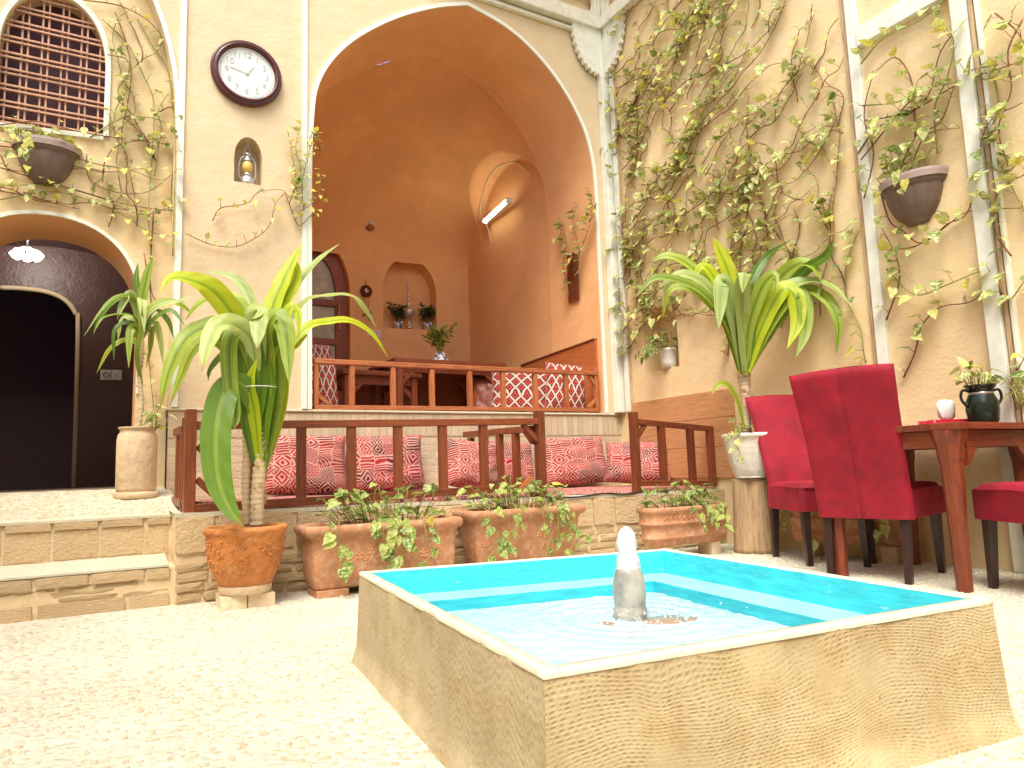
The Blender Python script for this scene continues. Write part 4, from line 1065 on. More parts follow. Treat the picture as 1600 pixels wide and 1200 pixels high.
def pillow(label, c, w, h, th, lean, rz, roll, mat, seed, group=None, cat='cushion'):
    t = thing('cushion', label, cat, c, 0, group); m = MB(); n = 26
    R = Matrix.Translation(Vector(c)) @ Matrix.Rotation(rz, 4, 'Z') @ Matrix.Rotation(-lean, 4, 'X') @ Matrix.Rotation(roll, 4, 'Y')
    for s in (-1, 1):
        def f(u, v):
            a, b = u * 2 - 1, v * 2 - 1
            k = (max(0, 1 - a ** 4) * max(0, 1 - b ** 4)) ** .42
            x = w / 2 * a * (1 - .07 * (1 - b * b)); z = h / 2 * b * (1 - .07 * (1 - a * a))
            d = th / 2 * k * (1 + .10 * noise.noise(Vector((a * 1.6, b * 1.6, seed)))) + .014 * k * noise.noise(Vector((a * 3, b * 3 + seed, seed))) + .006 * k * noise.noise(Vector((a * 9, b * 5, seed)))
            return R @ Vector((x, s * d, z + .5 * h - .02 * (1 - abs(a)) * (1 if b < 0 else -.6)))
        m.grid(f, n, n, flip=(s > 0))
    m.build('cushion_cover', MAT[mat], t, True, recalc=False)
    p = MB(); E = []
    for (ax, sg) in ((0, -1), (1, 1), (0, 1), (1, -1)):
        for k in range(n):
            q = -1 + 2 * k / n
            a, b = {(0, -1): (q, -1), (1, 1): (1, q), (0, 1): (-q, 1), (1, -1): (-1, -q)}[(ax, sg)]
            x = w / 2 * a * (1 - .07 * (1 - b * b)); z = h / 2 * b * (1 - .07 * (1 - a * a)); E.append(R @ Vector((x, 0, z + .5 * h - .02 * (1 - abs(a)) * (1 if b < 0 else -.6))))
    E.append(E[0]); p.tube(E, .0045, 5); p.build('piping', MAT['kilim_mat'], t, True)
    return t
gp = 'rose kilim cushions lined up on the lower bench'
def cx(p, y=5.0): return aty(p, 740, y).x
pillow('rose kilim cushion farthest left, behind the potted palm trunk', (cx(478, 5.02), 5.02, .495), .60, .42, .19, .22, .0, .02, 'kilim_rose', 1, gp)
pillow('rose kilim cushion second from the left behind the railing', (cx(607, 5.02), 5.02, .495), .60, .41, .19, .20, .0, -.01, 'kilim_rose_b', 2, gp)
pillow('rose kilim cushion slumped forward near the railing corner', (cx(742, 4.62), 4.62, .49), .47, .35, .22, .30, .12, .16, 'kilim_rose', 3, gp)
pillow('rose kilim cushion half hidden behind the slumped one', (cx(800, 4.98), 4.98, .49), .42, .36, .17, .22, 0, .05, 'kilim_rose_b', 4, gp)
pillow('rose kilim cushion in the open gap between the two railings', (cx(902, 4.98), 4.98, .475), .68, .41, .20, .26, -.04, -.03, 'kilim_rose', 5, gp)
pillow('rose kilim cushion behind the short right railing', (3.92, 4.72, .47), .56, .36, .20, .35, -.75, .05, 'kilim_rose_b', 6, gp)
gp = 'lattice patterned cushions in the raised alcove'
pillow('lattice patterned cushion at the left edge of the alcove', (1.44, 5.50, 1.12), .34, .44, .16, .15, .3, .03, 'kilim_lattice', 7, gp)
pillow('small lattice cushion seen above the alcove railing at its left end', (1.56, 6.0, 1.25), .3, .5, .14, .1, .3, .0, 'kilim_lattice', 8, gp)
pillow('wide lattice cushion leaning on the wooden backboard', (3.56, 6.0, 1.13), .62, .46, .20, .25, -.55, .06, 'kilim_lattice', 9, gp)
pillow('lattice cushion at the far right end of the alcove railing', (3.76, 5.52, 1.12), .40, .50, .17, .22, -.35, .12, 'kilim_lattice', 10, gp)
pillow('dark brown leather look cushion beside the wide lattice cushion', (3.50, 6.55, 1.12), .46, .50, .18, .2, -.6, 0, 'door_wood', 12)
m = MB(); m.grid(lambda u, v: Vector((lerp(1.40, 3.85, u), lerp(5.36, 6.2, v), 1.118 + .010 * noise.noise(Vector((u * 20, v * 5, 0))))), 60, 8)
rgt = thing('rug', 'cream fringed rug on the alcove floor behind the railing', 'rug', (2.6, 5.5, 1.11)); m.build('pile', MAT['kilim_mat'], rgt, True)
m = MB()
for k in range(300):
    x = rnd(1.42, 3.85); m.tube([(x, 5.37, 1.125), (x + rnd(-.02, .02), 5.33, 1.118 + rnd(0, .03))], .006, 3, False)
o = m.build('fringe', MAT['fringe'], rgt); o['kind'] = 'stuff'

# tables in the alcove
def low_table(label, c, lx, ly, h, rz=0):
    t = thing('low_table', label, 'table', c, rz, 'wooden tables in the alcove')
    m = MB(); m.box(-lx / 2, lx / 2, -ly / 2, ly / 2, h - .045, h); m.build('tabletop', MAT['rail_wood_x'], t, bevel=.006, local=True)
    for sx in (-1, 1):
        for sy in (-1, 1): m = MB(); m.box(sx * (lx / 2 - .07) - .03, sx * (lx / 2 - .07) + .03, sy * (ly / 2 - .07) - .03, sy * (ly / 2 - .07) + .03, 0, h - .046); m.build('leg', MAT['rail_wood_z'], t, bevel=.004, local=True)
    for sy in (-1, 1): m = MB(); m.box(-lx / 2 + .10, lx / 2 - .10, sy * (ly / 2 - .07) - .012, sy * (ly / 2 - .07) + .012, h - .13, h - .047); m.build('apron', MAT['table_wood_x'], t, local=True)
    for sx in (-1, 1):
        m = MB(); m.box(sx * (lx / 2 - .07) - .012, sx * (lx / 2 - .07) + .012, -ly / 2 + .10, ly / 2 - .10, h - .13, h - .047); m.build('apron', MAT['table_wood_y'], t, local=True)
        for sy in (-1, 1): m = MB(); m.bar((sx * (lx / 2 - .09), sy * (ly / 2 - .07), h - .24), (sx * (lx / 2 - .22), sy * (ly / 2 - .07), h - .12), .025, .04); m.build('brace', MAT['rail_wood_x'], t, local=True)
low_table('wooden alcove table carrying the vase and leafy plant', (3.05, 6.85, 1.10), 1.25, .8, .635)
low_table('wooden alcove table nearer the arched door, its top seen from below', (2.28, 6.85, 1.10), .85, .75, .50, .12)
m = MB(); m.box(2.50, 3.95, 7.25, 7.98, 1.10, 1.64); tagp(m.build('shade_platform', MAT['rail_wood_x'], None), 'dark wooden platform box added for the shade under the alcove tables', 'bench')  # dark box added and widened to stand for shade under the tables

# ================================================================== RED CHAIRS AND TABLE
def red_chair(label, loc, rz, zt=1.08, skirt=.31, wb=.46, wt=.47, lean=.15):
    # local +x is the facing direction; origin under the back panel
    t = thing('dining_chair', label, 'chair', loc, rz, 'red velvet dining chairs at the wooden table')
    m = MB()
    def back(side):
        def f(u, v):
            w = lerp(wb, wt, v) * (1 - .03 * sin(pi * v)); a = u * 2 - 1
            e = (1 - abs(a) ** 10) ** .5 * (1 - max(0, v * 2 - 1) ** 16) ** .5
            z = lerp(skirt, zt, v); y = -a * w / 2
            x = -lean * (v ** 1.25) + side * (.036 * e) + .006 * noise.noise(Vector((a * 2, v * 4, side)))
            if side < 0: x += .006 * math.exp(-(a / .05) ** 2) 
            z += (.012 * (1 - a * a)) * v
            return Vector((x, y, z))
        return f
    m.grid(back(-1), 40, 40); m.grid(back(1), 40, 40, flip=True)
    n = 40
    m.grid(lambda u, v: back(-1)(u, 0).lerp(back(1)(u, 0), v), 40, 1); m.build('back_panel', MAT['red_velvet'], t, True, local=True)
    m = MB(); pts = [back(-1)(.5, k / 20) + Vector((-.002, 0, 0)) for k in range(21)]; m.tube(pts, .0028, 4); m.build('back_seam', MAT['red_velvet'], t, True, local=True)
    m = MB()
    def seat(u, v):
        a = u * 2 - 1; b = v * 2 - 1; k = (max(0, 1 - a ** 8) * max(0, 1 - b ** 8)) ** .3
        return Vector((.235 + .225 * b, a * .225, .44 + .045 * k + .004 * noise.noise(Vector((a * 3, b * 3, 4)))))
    m.grid(seat, 24, 24)
    m.grid(lambda u, v: Vector((.235 + .228 * cos(2 * pi * u) / max(abs(cos(2 * pi * u)), abs(sin(2 * pi * u))) , .228 * sin(2 * pi * u) / max(abs(cos(2 * pi * u)), abs(sin(2 * pi * u))), lerp(.315, .452, v) )), 64, 3)
    m.add([(.01, -.22, .318), (.46, -.22, .318), (.46, .22, .318), (.01, .22, .318)], [(0, 1, 2, 3)]); m.build('seat', MAT['red_velvet'], t, True, local=True)
    m = MB(); m.tube(catmull([(.03, -.222, .452), (.25, -.226, .458), (.455, -.222, .452), (.46, 0, .456), (.455, .222, .452), (.25, .226, .458), (.03, .222, .452)], 5), .004, 5); m.build('piping', MAT['red_velvet'], t, True, local=True)
    for x, y, k in ((.01, -.19, -.03), (.01, .19, -.03), (.42, -.19, .015), (.42, .19, .015)):
        m = MB(); hw = .024
        vs = [(x + k * 1 + a * .016, y + b * .016, 0) for a, b in ((-1, -1), (1, -1), (1, 1), (-1, 1))] + [(x + a * hw, y + b * hw, .33) for a, b in ((-1, -1), (1, -1), (1, 1), (-1, 1))]
        m.add(vs, [(3, 2, 1, 0), (4, 5, 6, 7), (0, 1, 5, 4), (1, 2, 6, 5), (2, 3, 7, 6), (3, 0, 4, 7)]); m.build('leg', MAT['chair_leg_wood'], t, bevel=.003, local=True)
    return t
red_chair('red velvet chair nearest the pool, its tall creased back turned to the viewer', (3.395, 2.30, 0), .20, 1.065, .31, .48, .535, .16)
c1 = red_chair('red velvet chair beyond the table, its front facing the pool', (3.945, 3.11, 0), radians(-116), 1.055, .31, .39, .50, .20)
m = MB(); m.add([(.035, .225, .50), (.035, .232, .50), (.037, .232, .545), (.037, .225, .545)], [(0, 1, 2, 3)])
m = MB(); m.box(.03, .045, .19, .20, .49, .53); m.build('cloth_tag', MAT['socket_white'], c1, local=True)
red_chair('red velvet chair at the right picture edge, only its seat in view', (3.86, 1.43, 0), radians(150), 1.04)
tb = thing('dining_table', 'dark red wooden table with faceted legs standing against the vine wall', 'table', (3.8, 2.15, 0))
TX0, TX1, TY0, TY1, TZ = 3.335, 4.12, 1.76, 2.55, .765
nb = 6
for k in range(nb): a = lerp(TY0, TY1, k / nb); b = lerp(TY0, TY1, (k + 1) / nb); m = MB(); m.box(TX0, TX1, a + .0012, b - .0012, TZ - .032, TZ - .001 * (k % 2)); m.build('plank', MAT['table_wood_x'], tb, bevel=.003)
for lx in (TX0 + .065, TX1 - .065):
    for ly in (TY0 + .085, TY1 - .085):
        m = MB(); r0, r1 = .034, .054
        prof = [(0, r0), (.30, .040), (.58, .050), (.60, .056), (.66, .060), (.70, .074), (TZ - .032, .078)]
        vs = []
        for z, r in prof:
            for k in range(8): a_ = pi / 8 + k * pi / 4; vs.append((lx + r * cos(a_), ly + r * sin(a_), z))
        fs = [(i * 8 + k, i * 8 + (k + 1) % 8, i * 8 + 8 + (k + 1) % 8, i * 8 + 8 + k) for i in range(len(prof) - 1) for k in range(8)]
        m.add(vs, fs + [tuple(range(8))[::-1]]); m.build('leg', MAT['light_wood_z'] if False else MAT['table_wood_z'], tb, bevel=.002)
for ly in (TY0 + .05, TY1 - .05):
    m = MB(); m.box(TX0 + .12, TX1 - .12, ly - .014, ly + .014, TZ - .115, TZ - .034); m.build('apron', MAT['table_wood_x'], tb, bevel=.003)
    for s, xe in ((1, TX0 + .12), (-1, TX1 - .12)): m = MB(); m.prism([(xe, TZ - .115), (xe + s * .09, TZ - .115), (xe, TZ - .20)], T_(ly - .013), T_(ly + .013)); m.build('corner_bracket', MAT['table_wood_x'], tb)
for lx in (TX0 + .05, TX1 - .05):
    m = MB(); m.box(lx - .014, lx + .014, TY0 + .12, TY1 - .12, TZ - .115, TZ - .034); m.build('apron', MAT['table_wood_y'], tb, bevel=.003)
# things on the table
VC = aty(1537, 655, 1.90); VC = Vector((VC.x, 1.90, TZ)); k_ = .96
vs_ = thing('vase', 'glossy blackish green two-handled vase with pothos on the table', 'vase', VC)
lz([(0, 0), (.058, 0), (.068, .02), (.074, .07), (.072, .115), (.056, .150), (.053, .170), (.066, .186), (.070, .196), (.063, .199), (.050, .170), (0, .15)], 'body', 'vase_dark', vs_, VC, 28)
lz([(.0555, .148), (.0575, .154), (.0550, .160)], 'band', 'tin', vs_, VC, 28)
dv = Vector((.86, -.5, 0))
for s in (-1, 1):
    m = MB(); m.tube(catmull([VC + dv * s * .054 + Vector((0, 0, .165)), VC + dv * s * .092 + Vector((0, 0, .172)), VC + dv * s * .102 + Vector((0, 0, .130)), VC + dv * s * .072 + Vector((0, 0, .085))], 5), .007, 7); m.build('handle', MAT['vase_dark'], vs_, True)
TC = aty(1476, 653, 2.05); TC = Vector((TC.x, 2.05, TZ))
tr_ = thing('tray', 'bright red patterned paper tray on the table', 'tray', TC)
m = MB(); a_ = Vector((.86, -.5, 0)) * .115; b_ = Vector((.5, .86, 0)) * .05
m.obox(TC + Vector((0, 0, .011)), a_, b_, Vector((0, 0, .009))); m.build('base', MAT['tray_red'], tr_, bevel=.003)
for s in (-1, 1):
    m = MB(); m.obox(TC + b_ * s * .9 + Vector((0, 0, .026)), a_ * .96, b_ * .08, Vector((0, 0, .006))); m.build('edge', MAT['tray_red'], tr_)
m = MB(); NC = TC + Vector((.86, -.5, 0)) * .012 + Vector((0, 0, .062))
m.lathe([(.0, -.040), (.022, -.040), (.052, -.015), (.062, .025), (.060, .055), (.042, .072), (0, .075)], 18, (0, 0, 0), lambda th, r, z: (NC.x + r * cos(th) * (1 + .55 * noise.noise(Vector((cos(th) * 2.5, sin(th) * 2.5, z * 30)))), NC.y + r * sin(th) * .5, NC.z + z))
tagp(m.build('napkin', MAT['tissue'], None, True), 'crumpled white paper napkin standing on the red tray', 'napkin')

# vase, niche pieces and lamp in the alcove
VC2 = aty(688, 563, 6.6); VC2 = Vector((VC2.x, 6.6, 1.736))
v2 = thing('vase', 'small blue and white vase with a leafy plant on the alcove table', 'vase', VC2)
lz([(0, 0), (.10, 0), (.105, .01), (.06, .04), (.045, .055), (.055, .075), (.05, .09), (.0, .085)], 'body', 'blue_white', v2, VC2, 20)
def shrub(parent, c, r, h, n, mat='shrub_leaf', size=.035, name='foliage', squash=1., seed=0):
    rs_ = random.Random(seed); m = MB(); st_ = MB()
    for b in range(14):
        a = rs_.uniform(0, 2 * pi); rr_ = r * sqrt(rs_.random()); tip = Vector(c) + Vector((rr_ * cos(a), rr_ * sin(a) * squash, h * rs_.uniform(.45, 1)))
        mid = Vector(c).lerp(tip, .5) + Vector((0, 0, .1 * h)); P = catmull([c, mid, tip], 4); st_.tube(P, [.004 * (1 - k / len(P)) + .0012 for k in range(len(P))], 4)
        for k in range(n // 14):
            t_ = rs_.uniform(.3, 1.); i = min(int(t_ * (len(P) - 1)), len(P) - 2); p = P[i].lerp(P[i + 1], t_ * (len(P) - 1) - i)
            d = Vector((rs_.gauss(0, 1), rs_.gauss(0, 1) * squash, rs_.gauss(.2, .7))).normalized(); s_ = d.cross(Vector((rs_.gauss(0, .4), rs_.gauss(0, .4), 1))).normalized() * size * .28; L_ = size * rs_.uniform(.7, 1.3)
            u_ = d.cross(s_).normalized() * .12 * size
            m.add([p, p + d * L_ * .45 + s_ + u_, p + d * L_, p + d * L_ * .45 - s_ + u_, p + d * L_ * .5], [(0, 1, 4), (1, 2, 4), (2, 3, 4), (3, 0, 4)], [[(.5, 0), (1, .5), (.5, .5)], [(1, .5), (.5, 1), (.5, .5)], [(.5, 1), (0, .5), (.5, .5)], [(0, .5), (.5, 0), (.5, .5)]])
    st_.build('stems', MAT['green_stem'], parent); o = m.build(name, MAT[mat], parent, recalc=False); o['kind'] = 'stuff'; return o
shrub(v2, VC2 + Vector((0, 0, .08)), .20, .34, 330, 'shrub_leaf', .062, seed=1)
for px_, lab, sd_ in ((622, 'small bushy plant in a patterned cup, left in the alcove niche', 2), (668, 'small bushy plant in a patterned cup, right in the alcove niche', 3)):
    p = aty(px_, 510, Y1 + .08); p = Vector((p.x, Y1 + .08, 2.37 if sd_ == 2 else 2.385)); t = thing('potted_plant', lab, 'plant', p)
    lz([(0, 0), (.04, 0), (.055, .06), (.058, .09), (.05, .092), (0, .08)], 'cup', 'blue_white', t, p, 16)
    shrub(t, p + Vector((0, 0, .08)), .13, .24, 260, 'shrub_dark', .055, squash=.5, seed=sd_)
p = aty(639, 510, Y1 + .06); p = Vector((p.x, Y1 + .06, 2.375))
ol = thing('oil_lamp', 'old metal oil lamp with a tall thin chimney in the alcove niche', 'oil lamp', p)
lz([(0, 0), (.055, 0), (.05, .02), (.015, .05), (.014, .12), (.05, .15), (.075, .20), (.078, .235), (.05, .26), (.02, .27), (0, .27)], 'body', 'tin', ol, p, 20)
lz([(.02, .27), (.028, .30), (.028, .33), (.016, .34)], 'burner', 'tin', ol, p, 16)
lz([(.015, .34), (.018, .40), (.013, .46), (.013, .60), (.0, .60)], 'chimney', 'sconce_clay', ol, p, 12)
for k, (px_, lab) in enumerate(((700, 'left small cup within the dark shade platform of the alcove'), (748, 'right small cup within the dark shade platform of the alcove'))):
    p = aty(px_, 620, 7.2); p = Vector((p.x, 7.5, 1.325)); t = MB(); t.lathe([(0, 0), (.04, 0), (.045, .05), (.03, .09), (0, .1)], 12, (p.x, 7.65, 1.322)); tagp(t.build('cup', MAT['terracotta'], None, True), lab, 'cup')
# ================================================================== PLANTS
def heart_leaf_mesh(name, mat, seed):
    rs_ = random.Random(seed); m = MB()
    # outline half width along length, heart base
    prof = [(-.10, .13), (-.05, .27), (.10, .37), (.30, .38), (.52, .30), (.74, .17), (.90, .07), (1.0, .0)]
    fold = rs_.uniform(.12, .28); curl = rs_.uniform(.15, .45)
    vs = [(0, 0, 0)]; uv = [(.5, .05)]
    def P(x, y): return (x, y, abs(x) * fold * 1.2 - curl * .5 * max(0, y) ** 2 + .02 * sin(9 * y + seed))
    mid = [(0, y) for y, w in prof]
    for y, w in prof: 
        yy_ = y if y > 0 else 0.0 + y * .0
        vs.append(P(0, yy_)); uv.append((.5, yy_))
    nL = len(vs)
    for y, w in prof: vs.append(P(-w, y)); uv.append((.5 - w, y))
    nR = len(vs)
    for y, w in prof: vs.append(P(w, y)); uv.append((.5 + w, y))
    fs = []
    for i in range(len(prof) - 1):
        fs.append((1 + i, nL + i, nL + i + 1, 1 + i + 1)); fs.append((1 + i + 1, nR + i + 1, nR + i, 1 + i))
    m.add(vs, fs, [[uv[k] for k in f] for f in fs])
    return m.mesh(name, mat, True)
HL = {k: [heart_leaf_mesh('leaf', MAT[k], s) for s in range(4)] for k in ('pothos_leaf', 'pothos_green', 'pothos_yellow', 'pothos_dark')}
def pick(mixw):
    r = random.random(); acc = 0
    for k, w in mixw:
        acc += w
        if r < acc: return k
    return mixw[-1][0]
MIXN = (('pothos_leaf', .74), ('pothos_yellow', .10), ('pothos_dark', .16))
def leaf_matrix(p, d, nrm, size):
    """leaf root at p, pointing along d, face normal near nrm"""
    y = d.normalized(); x = y.cross(nrm)
    if x.length < 1e-3: x = y.cross(Vector((.3, .9, .2)))
    x.normalize(); z = x.cross(y)
    return Matrix.Translation(p) @ Matrix((x, y, z)).transposed().to_4x4() @ Matrix.Scale(size, 4)
def place_leaves(parent, mats, cap=300):
    """mats: list of (key, matrix); the nearest cap as parts, the rest joined"""
    mats.sort(key=lambda km: (km[1].translation - EYE).length / km[1].median_scale)
    for k, M in mats[:cap]: inst('leaf', random.choice(HL[k]), parent, M)
    rest = mats[cap:]
    for key in ('pothos_leaf', 'pothos_green', 'pothos_yellow', 'pothos_dark'):
        R_ = [M for k, M in rest if k == key]
        if not R_: continue
        m = MB()
        for M in R_:
            me = random.choice(HL[key]); vs = [M @ v.co for v in me.vertices]; ul = me.uv_layers[0].data
            m.add(vs, [list(f.vertices) for f in me.polygons], [[tuple(ul[i].uv) for i in f.loop_indices] for f in me.polygons])
        o = m.build('foliage', MAT[key], parent, True, recalc=False); o['kind'] = 'stuff'

UP = Vector((0, 0, 1))
def vine(t, stems, nrm, step=.075, size=(.045, .085), mixw=MIXN, cap=300, r0=.0042, pet=(.03, .08), prob=.85, light=UP):
    """stems: list of 3D polylines hugging a wall whose outward normal is nrm"""
    L_ = []; nrm = Vector(nrm)
    for P in stems:
        P = catmull(P, 5); m = MB(); n = len(P)
        m.tube(P, [r0 * (1.15 - .6 * k / n) for k in range(n)], 5)
        acc = rnd(0, step)
        for i in range(1, n):
            acc += (P[i] - P[i - 1]).length
            if acc > step:
                acc = rnd(-.3, .3) * step
                if random.random() > prob: continue
                tdir = (P[i] - P[i - 1]).normalized(); side = tdir.cross(nrm).normalized() * random.choice((-1, 1))
                pd = (nrm * rnd(.35, 1.0) + side * rnd(.1, .9) + UP * rnd(.1, .8)).normalized(); pl_ = rnd(*pet)
                q = P[i] + pd * pl_; mid = P[i] + pd * pl_ * .5 - UP * .004
                m.tube([P[i], mid, q], [.0022, .0018, .0015], 4)
                d = (nrm * rnd(.2, .9) + side * rnd(-.5, .9) - UP * rnd(-.25, .65)).normalized()
                nn = (light * 1.0 + nrm * rnd(-.1, .9) + Vector((rnd(-.45, .45), rnd(-.45, .45), 0))).normalized()
                L_.append((pick(mixw), leaf_matrix(q, d, nn, rnd(*size) * (1.25 if random.random() < .15 else 1))))
        m.build('stem', MAT['vine_stem'] if random.random() < .8 else MAT['green_stem'], t, True, recalc=False)
    place_leaves(t, L_, cap)

def wander(u0, v0, ang, length, turn=.35, curl=.0, step=.09, box=None):
    out = [(u0, v0)]; a = ang; s = 0; base = ang
    while s < length:
        a += rnd(-turn, turn) + curl + (base - a) * .18; u0 += cos(a) * step; v0 += sin(a) * step; s += step
        if box and not (box[0] < u0 < box[1] and box[2] < v0 < box[3]): break
        out.append((u0, v0))
    return out
# --- dense vine on the right wall between corner and first post (u = distance from the corner towards the viewer)
def WB(u, v, d=None): return Vector((XB - (d if d is not None else rnd(.008, .040)), 5.12 - u, v))
random.seed(21)
t = thing('climbing_vine', 'dense pothos vine covering the right wall from the corner to the first white post', 'vine', (XB, 4.0, 1.8))
stems = []
for k in range(48):                      # long trailing runs rising to the right
    v0 = lerp(1.50, 4.75, k / 47) + rnd(-.06, .06); u0 = rnd(-.05, .6) if k % 2 else rnd(.6, 1.5)
    p = wander(u0, v0, rnd(.15, .55), rnd(1.0, 2.0), .55, 0, .09, (-.07, 2.46, lerp(1.5, 1.9, min(1, u0)), 4.9))
    if len(p) > 4: stems.append([WB(u, v) for u, v in p])
for k in range(60):                      # short climbing shoots
    u0, v0 = rnd(0, 2.4), rnd(1.9, 4.5)
    p = wander(u0, v0, rnd(.7, 2.3), rnd(.35, .9), .6, 0, .075, (-.07, 2.47, 1.6, 4.9))
    if len(p) > 4: stems.append([WB(u, v) for u, v in p])
for k in range(16):
    p = wander(rnd(-.05, .45), rnd(1.5, 3.4), rnd(.9, 2.2), rnd(.4, 1.0), .6, 0, .08, (-.08, .9, 1.35, 4.6)); stems.append([WB(u, v) for u, v in p])
for k in range(11):
    p = wander(rnd(1.1, 2.42), rnd(1.15, 1.7), rnd(1.2, 1.9), rnd(.6, 1.5), .35, 0, .10, (.5, 2.48, 1.1, 4.8)); stems.append([WB(u, v, rnd(.008, .02)) for u, v in p])
stems = [s for s in stems if len(s) > 3]
vine(t, stems, (-1, 0, 0), .056, (.045, .092), (('pothos_leaf', .76), ('pothos_yellow', .16), ('pothos_dark', .08)), cap=300, pet=(.02, .065), r0=.0042, prob=.78)
# --- second bay and right edge
t = thing('climbing_vine', 'sparse pothos vine trailing around the right wall bowl between the two white posts', 'vine', (XB, 2.3, 2.5))
stems = []
def WP(pts, d=.02): return [atx(x, y, XB - d) for x, y in pts]
for pts in (((1395, 290), (1430, 215), (1470, 190), (1500, 120), (1560, 100)), ((1340, 190), (1420, 175), (1500, 130), (1598, 95)), ((1345, 165), (1400, 160), (1440, 140), (1500, 128), (1598, 118)),
            ((1376, 300), (1390, 345), (1410, 360), (1440, 380), (1480, 350), (1515, 325), (1540, 200), (1598, 160)), ((1390, 390), (1430, 385), (1470, 360), (1515, 330), (1598, 325)),
            ((1385, 420), (1430, 460), (1480, 445), (1530, 425), (1570, 430)), ((1412, 590), (1430, 550), (1440, 510), (1470, 480), (1520, 470), (1556, 430)), ((1385, 500), (1405, 440), (1400, 400), (1380, 360)),
            ((1430, 215), (1425, 130), (1400, 90), (1370, 110)), ((1465, 240), (1460, 170), (1480, 120), (1490, 60), (1460, 30)), ((1340, 240), (1370, 200), (1410, 185), (1450, 150), (1470, 80), (1510, 30)),
            ((1345, 100), (1380, 60), (1440, 30), (1500, -20)), ((1350, 310), (1365, 240), (1350, 180), (1365, 110)), ((1345, 250), (1420, 160), (1450, 150)), ((1420, 270), (1440, 220), (1460, 205), (1500, 200))):
    stems.append(WP(pts, rnd(.02, .05)))
vine(t, stems, (-1, 0, 0), .052, (.050, .090), pet=(.02, .07), r0=.0048)
t = thing('climbing_vine', 'pothos vine with dark stems along the far right edge beyond the second post', 'vine', (XB, 1.7, 2.5))
stems = []
for pts in (((1598, 30), (1575, 80), (1580, 140), (1560, 200), (1575, 260)), ((1545, 90), (1560, 160), (1548, 220), (1580, 290), (1605, 340)), ((1540, 250), (1570, 270), (1605, 240)), ((1580, 400), (1555, 360), (1560, 300), (1605, 270)),
            ((1560, 440), (1575, 470), (1600, 440)), ((1555, 20), (1590, 50), (1610, 90)), ((1590, 640), (1580, 600), (1600, 560))):
    stems.append(WP(pts, rnd(.01, .05)))
vine(t, stems, (-1, 0, 0), .045, (.050, .095), pet=(.02, .07), r0=.005)
# plants inside the wall bowls
def pothos(t, c, rx, ry, n, size=(.05, .085), hang=0, rz=0., h=(.03, .16), mixw=MIXN, face=None, trail=(.12, .32)):
    """mound of heart leaves on stalks over an rx by ry bed, plus hanging stems"""
    L_ = []; m = MB(); c = Vector(c); ca, sa = cos(rz), sin(rz)
    for k in range(n):
        a = rnd(0, 2 * pi); r = sqrt(random.random()); dx, dy = r * cos(a) * rx, r * sin(a) * ry; hh = rnd(*h) * (1.25 - .55 * r)
        b = c + Vector((dx * .75 * ca - dy * .75 * sa, dx * .75 * sa + dy * .75 * ca, -.01)); q = c + Vector((dx * 1.1 * ca - dy * 1.1 * sa, dx * 1.1 * sa + dy * 1.1 * ca, hh))
        mid = b.lerp(q, .5) + Vector((rnd(-.015, .015), rnd(-.015, .015), .02)); m.tube(catmull([b, mid, q], 2), .0022, 4)
        outd_ = Vector((q.x - c.x, q.y - c.y, 0)); outd_ = outd_.normalized() if outd_.length > .01 else Vector((1, 0, 0))
        d = (outd_ * rnd(.2, 1) + Vector((rnd(-.8, .8), rnd(-.8, .8), rnd(-.5, .35)))).normalized()
        nn = Vector((rnd(-.6, .6), rnd(-.7, .4), 1)).normalized()
        L_.append((pick(mixw), leaf_matrix(q, d, nn, rnd(*size))))
    face = Vector(face) if face else Vector((0, -1, 0))
    for k in range(hang):
        u = rnd(-.95, .95); f_ = face.cross(UP); b = c + Vector((u * rx * ca, u * rx * sa, .01)) + face * ry * .8
        ln = rnd(*trail); P = [b, b + face * .06 + UP * .03, b + face * .095 - UP * ln * .3 + f_ * rnd(-.04, .04), b + face * .09 - UP * ln * .65 + f_ * rnd(-.08, .08), b + face * .10 - UP * ln + f_ * rnd(-.1, .1)]
        P = catmull(P, 5); m.tube(P, .0028, 4); s_ = 0
        for i in range(5, len(P)):
            s_ += (P[i] - P[i - 1]).length
            if s_ > .045:
                s_ = rnd(-.01, .01); sd_ = f_ * random.choice((-1, 1)); q = P[i] + (sd_ * rnd(.3, 1) + face * rnd(.2, .8) + UP * .3).normalized() * rnd(.02, .045); m.tube([P[i], q], .0018, 4)
                d = (sd_ * rnd(-.1, .7) + face * rnd(0, .4) - UP * rnd(.3, 1)).normalized(); L_.append((pick(mixw), leaf_matrix(q, d, (face + UP * rnd(0, .7) + sd_ * rnd(-.3, .3)).normalized(), rnd(*size))))
    m.build('stems', MAT['green_stem'], t, True, recalc=False); place_leaves(t, L_)
pothos(bl1, (-.385, YB - .08, 2.80), .16, .06, 26, (.04, .07), 3, 0, (.02, .12), (('pothos_leaf', .5), ('pothos_yellow', .35), ('pothos_dark', .15)), trail=(.1, .2))
pothos(bl2, (XB - .08, 2.305, 2.25), .15, .06, 46, (.035, .07), 2, pi / 2, (.03, .22), face=(-1, 0, 0), trail=(.1, .2))

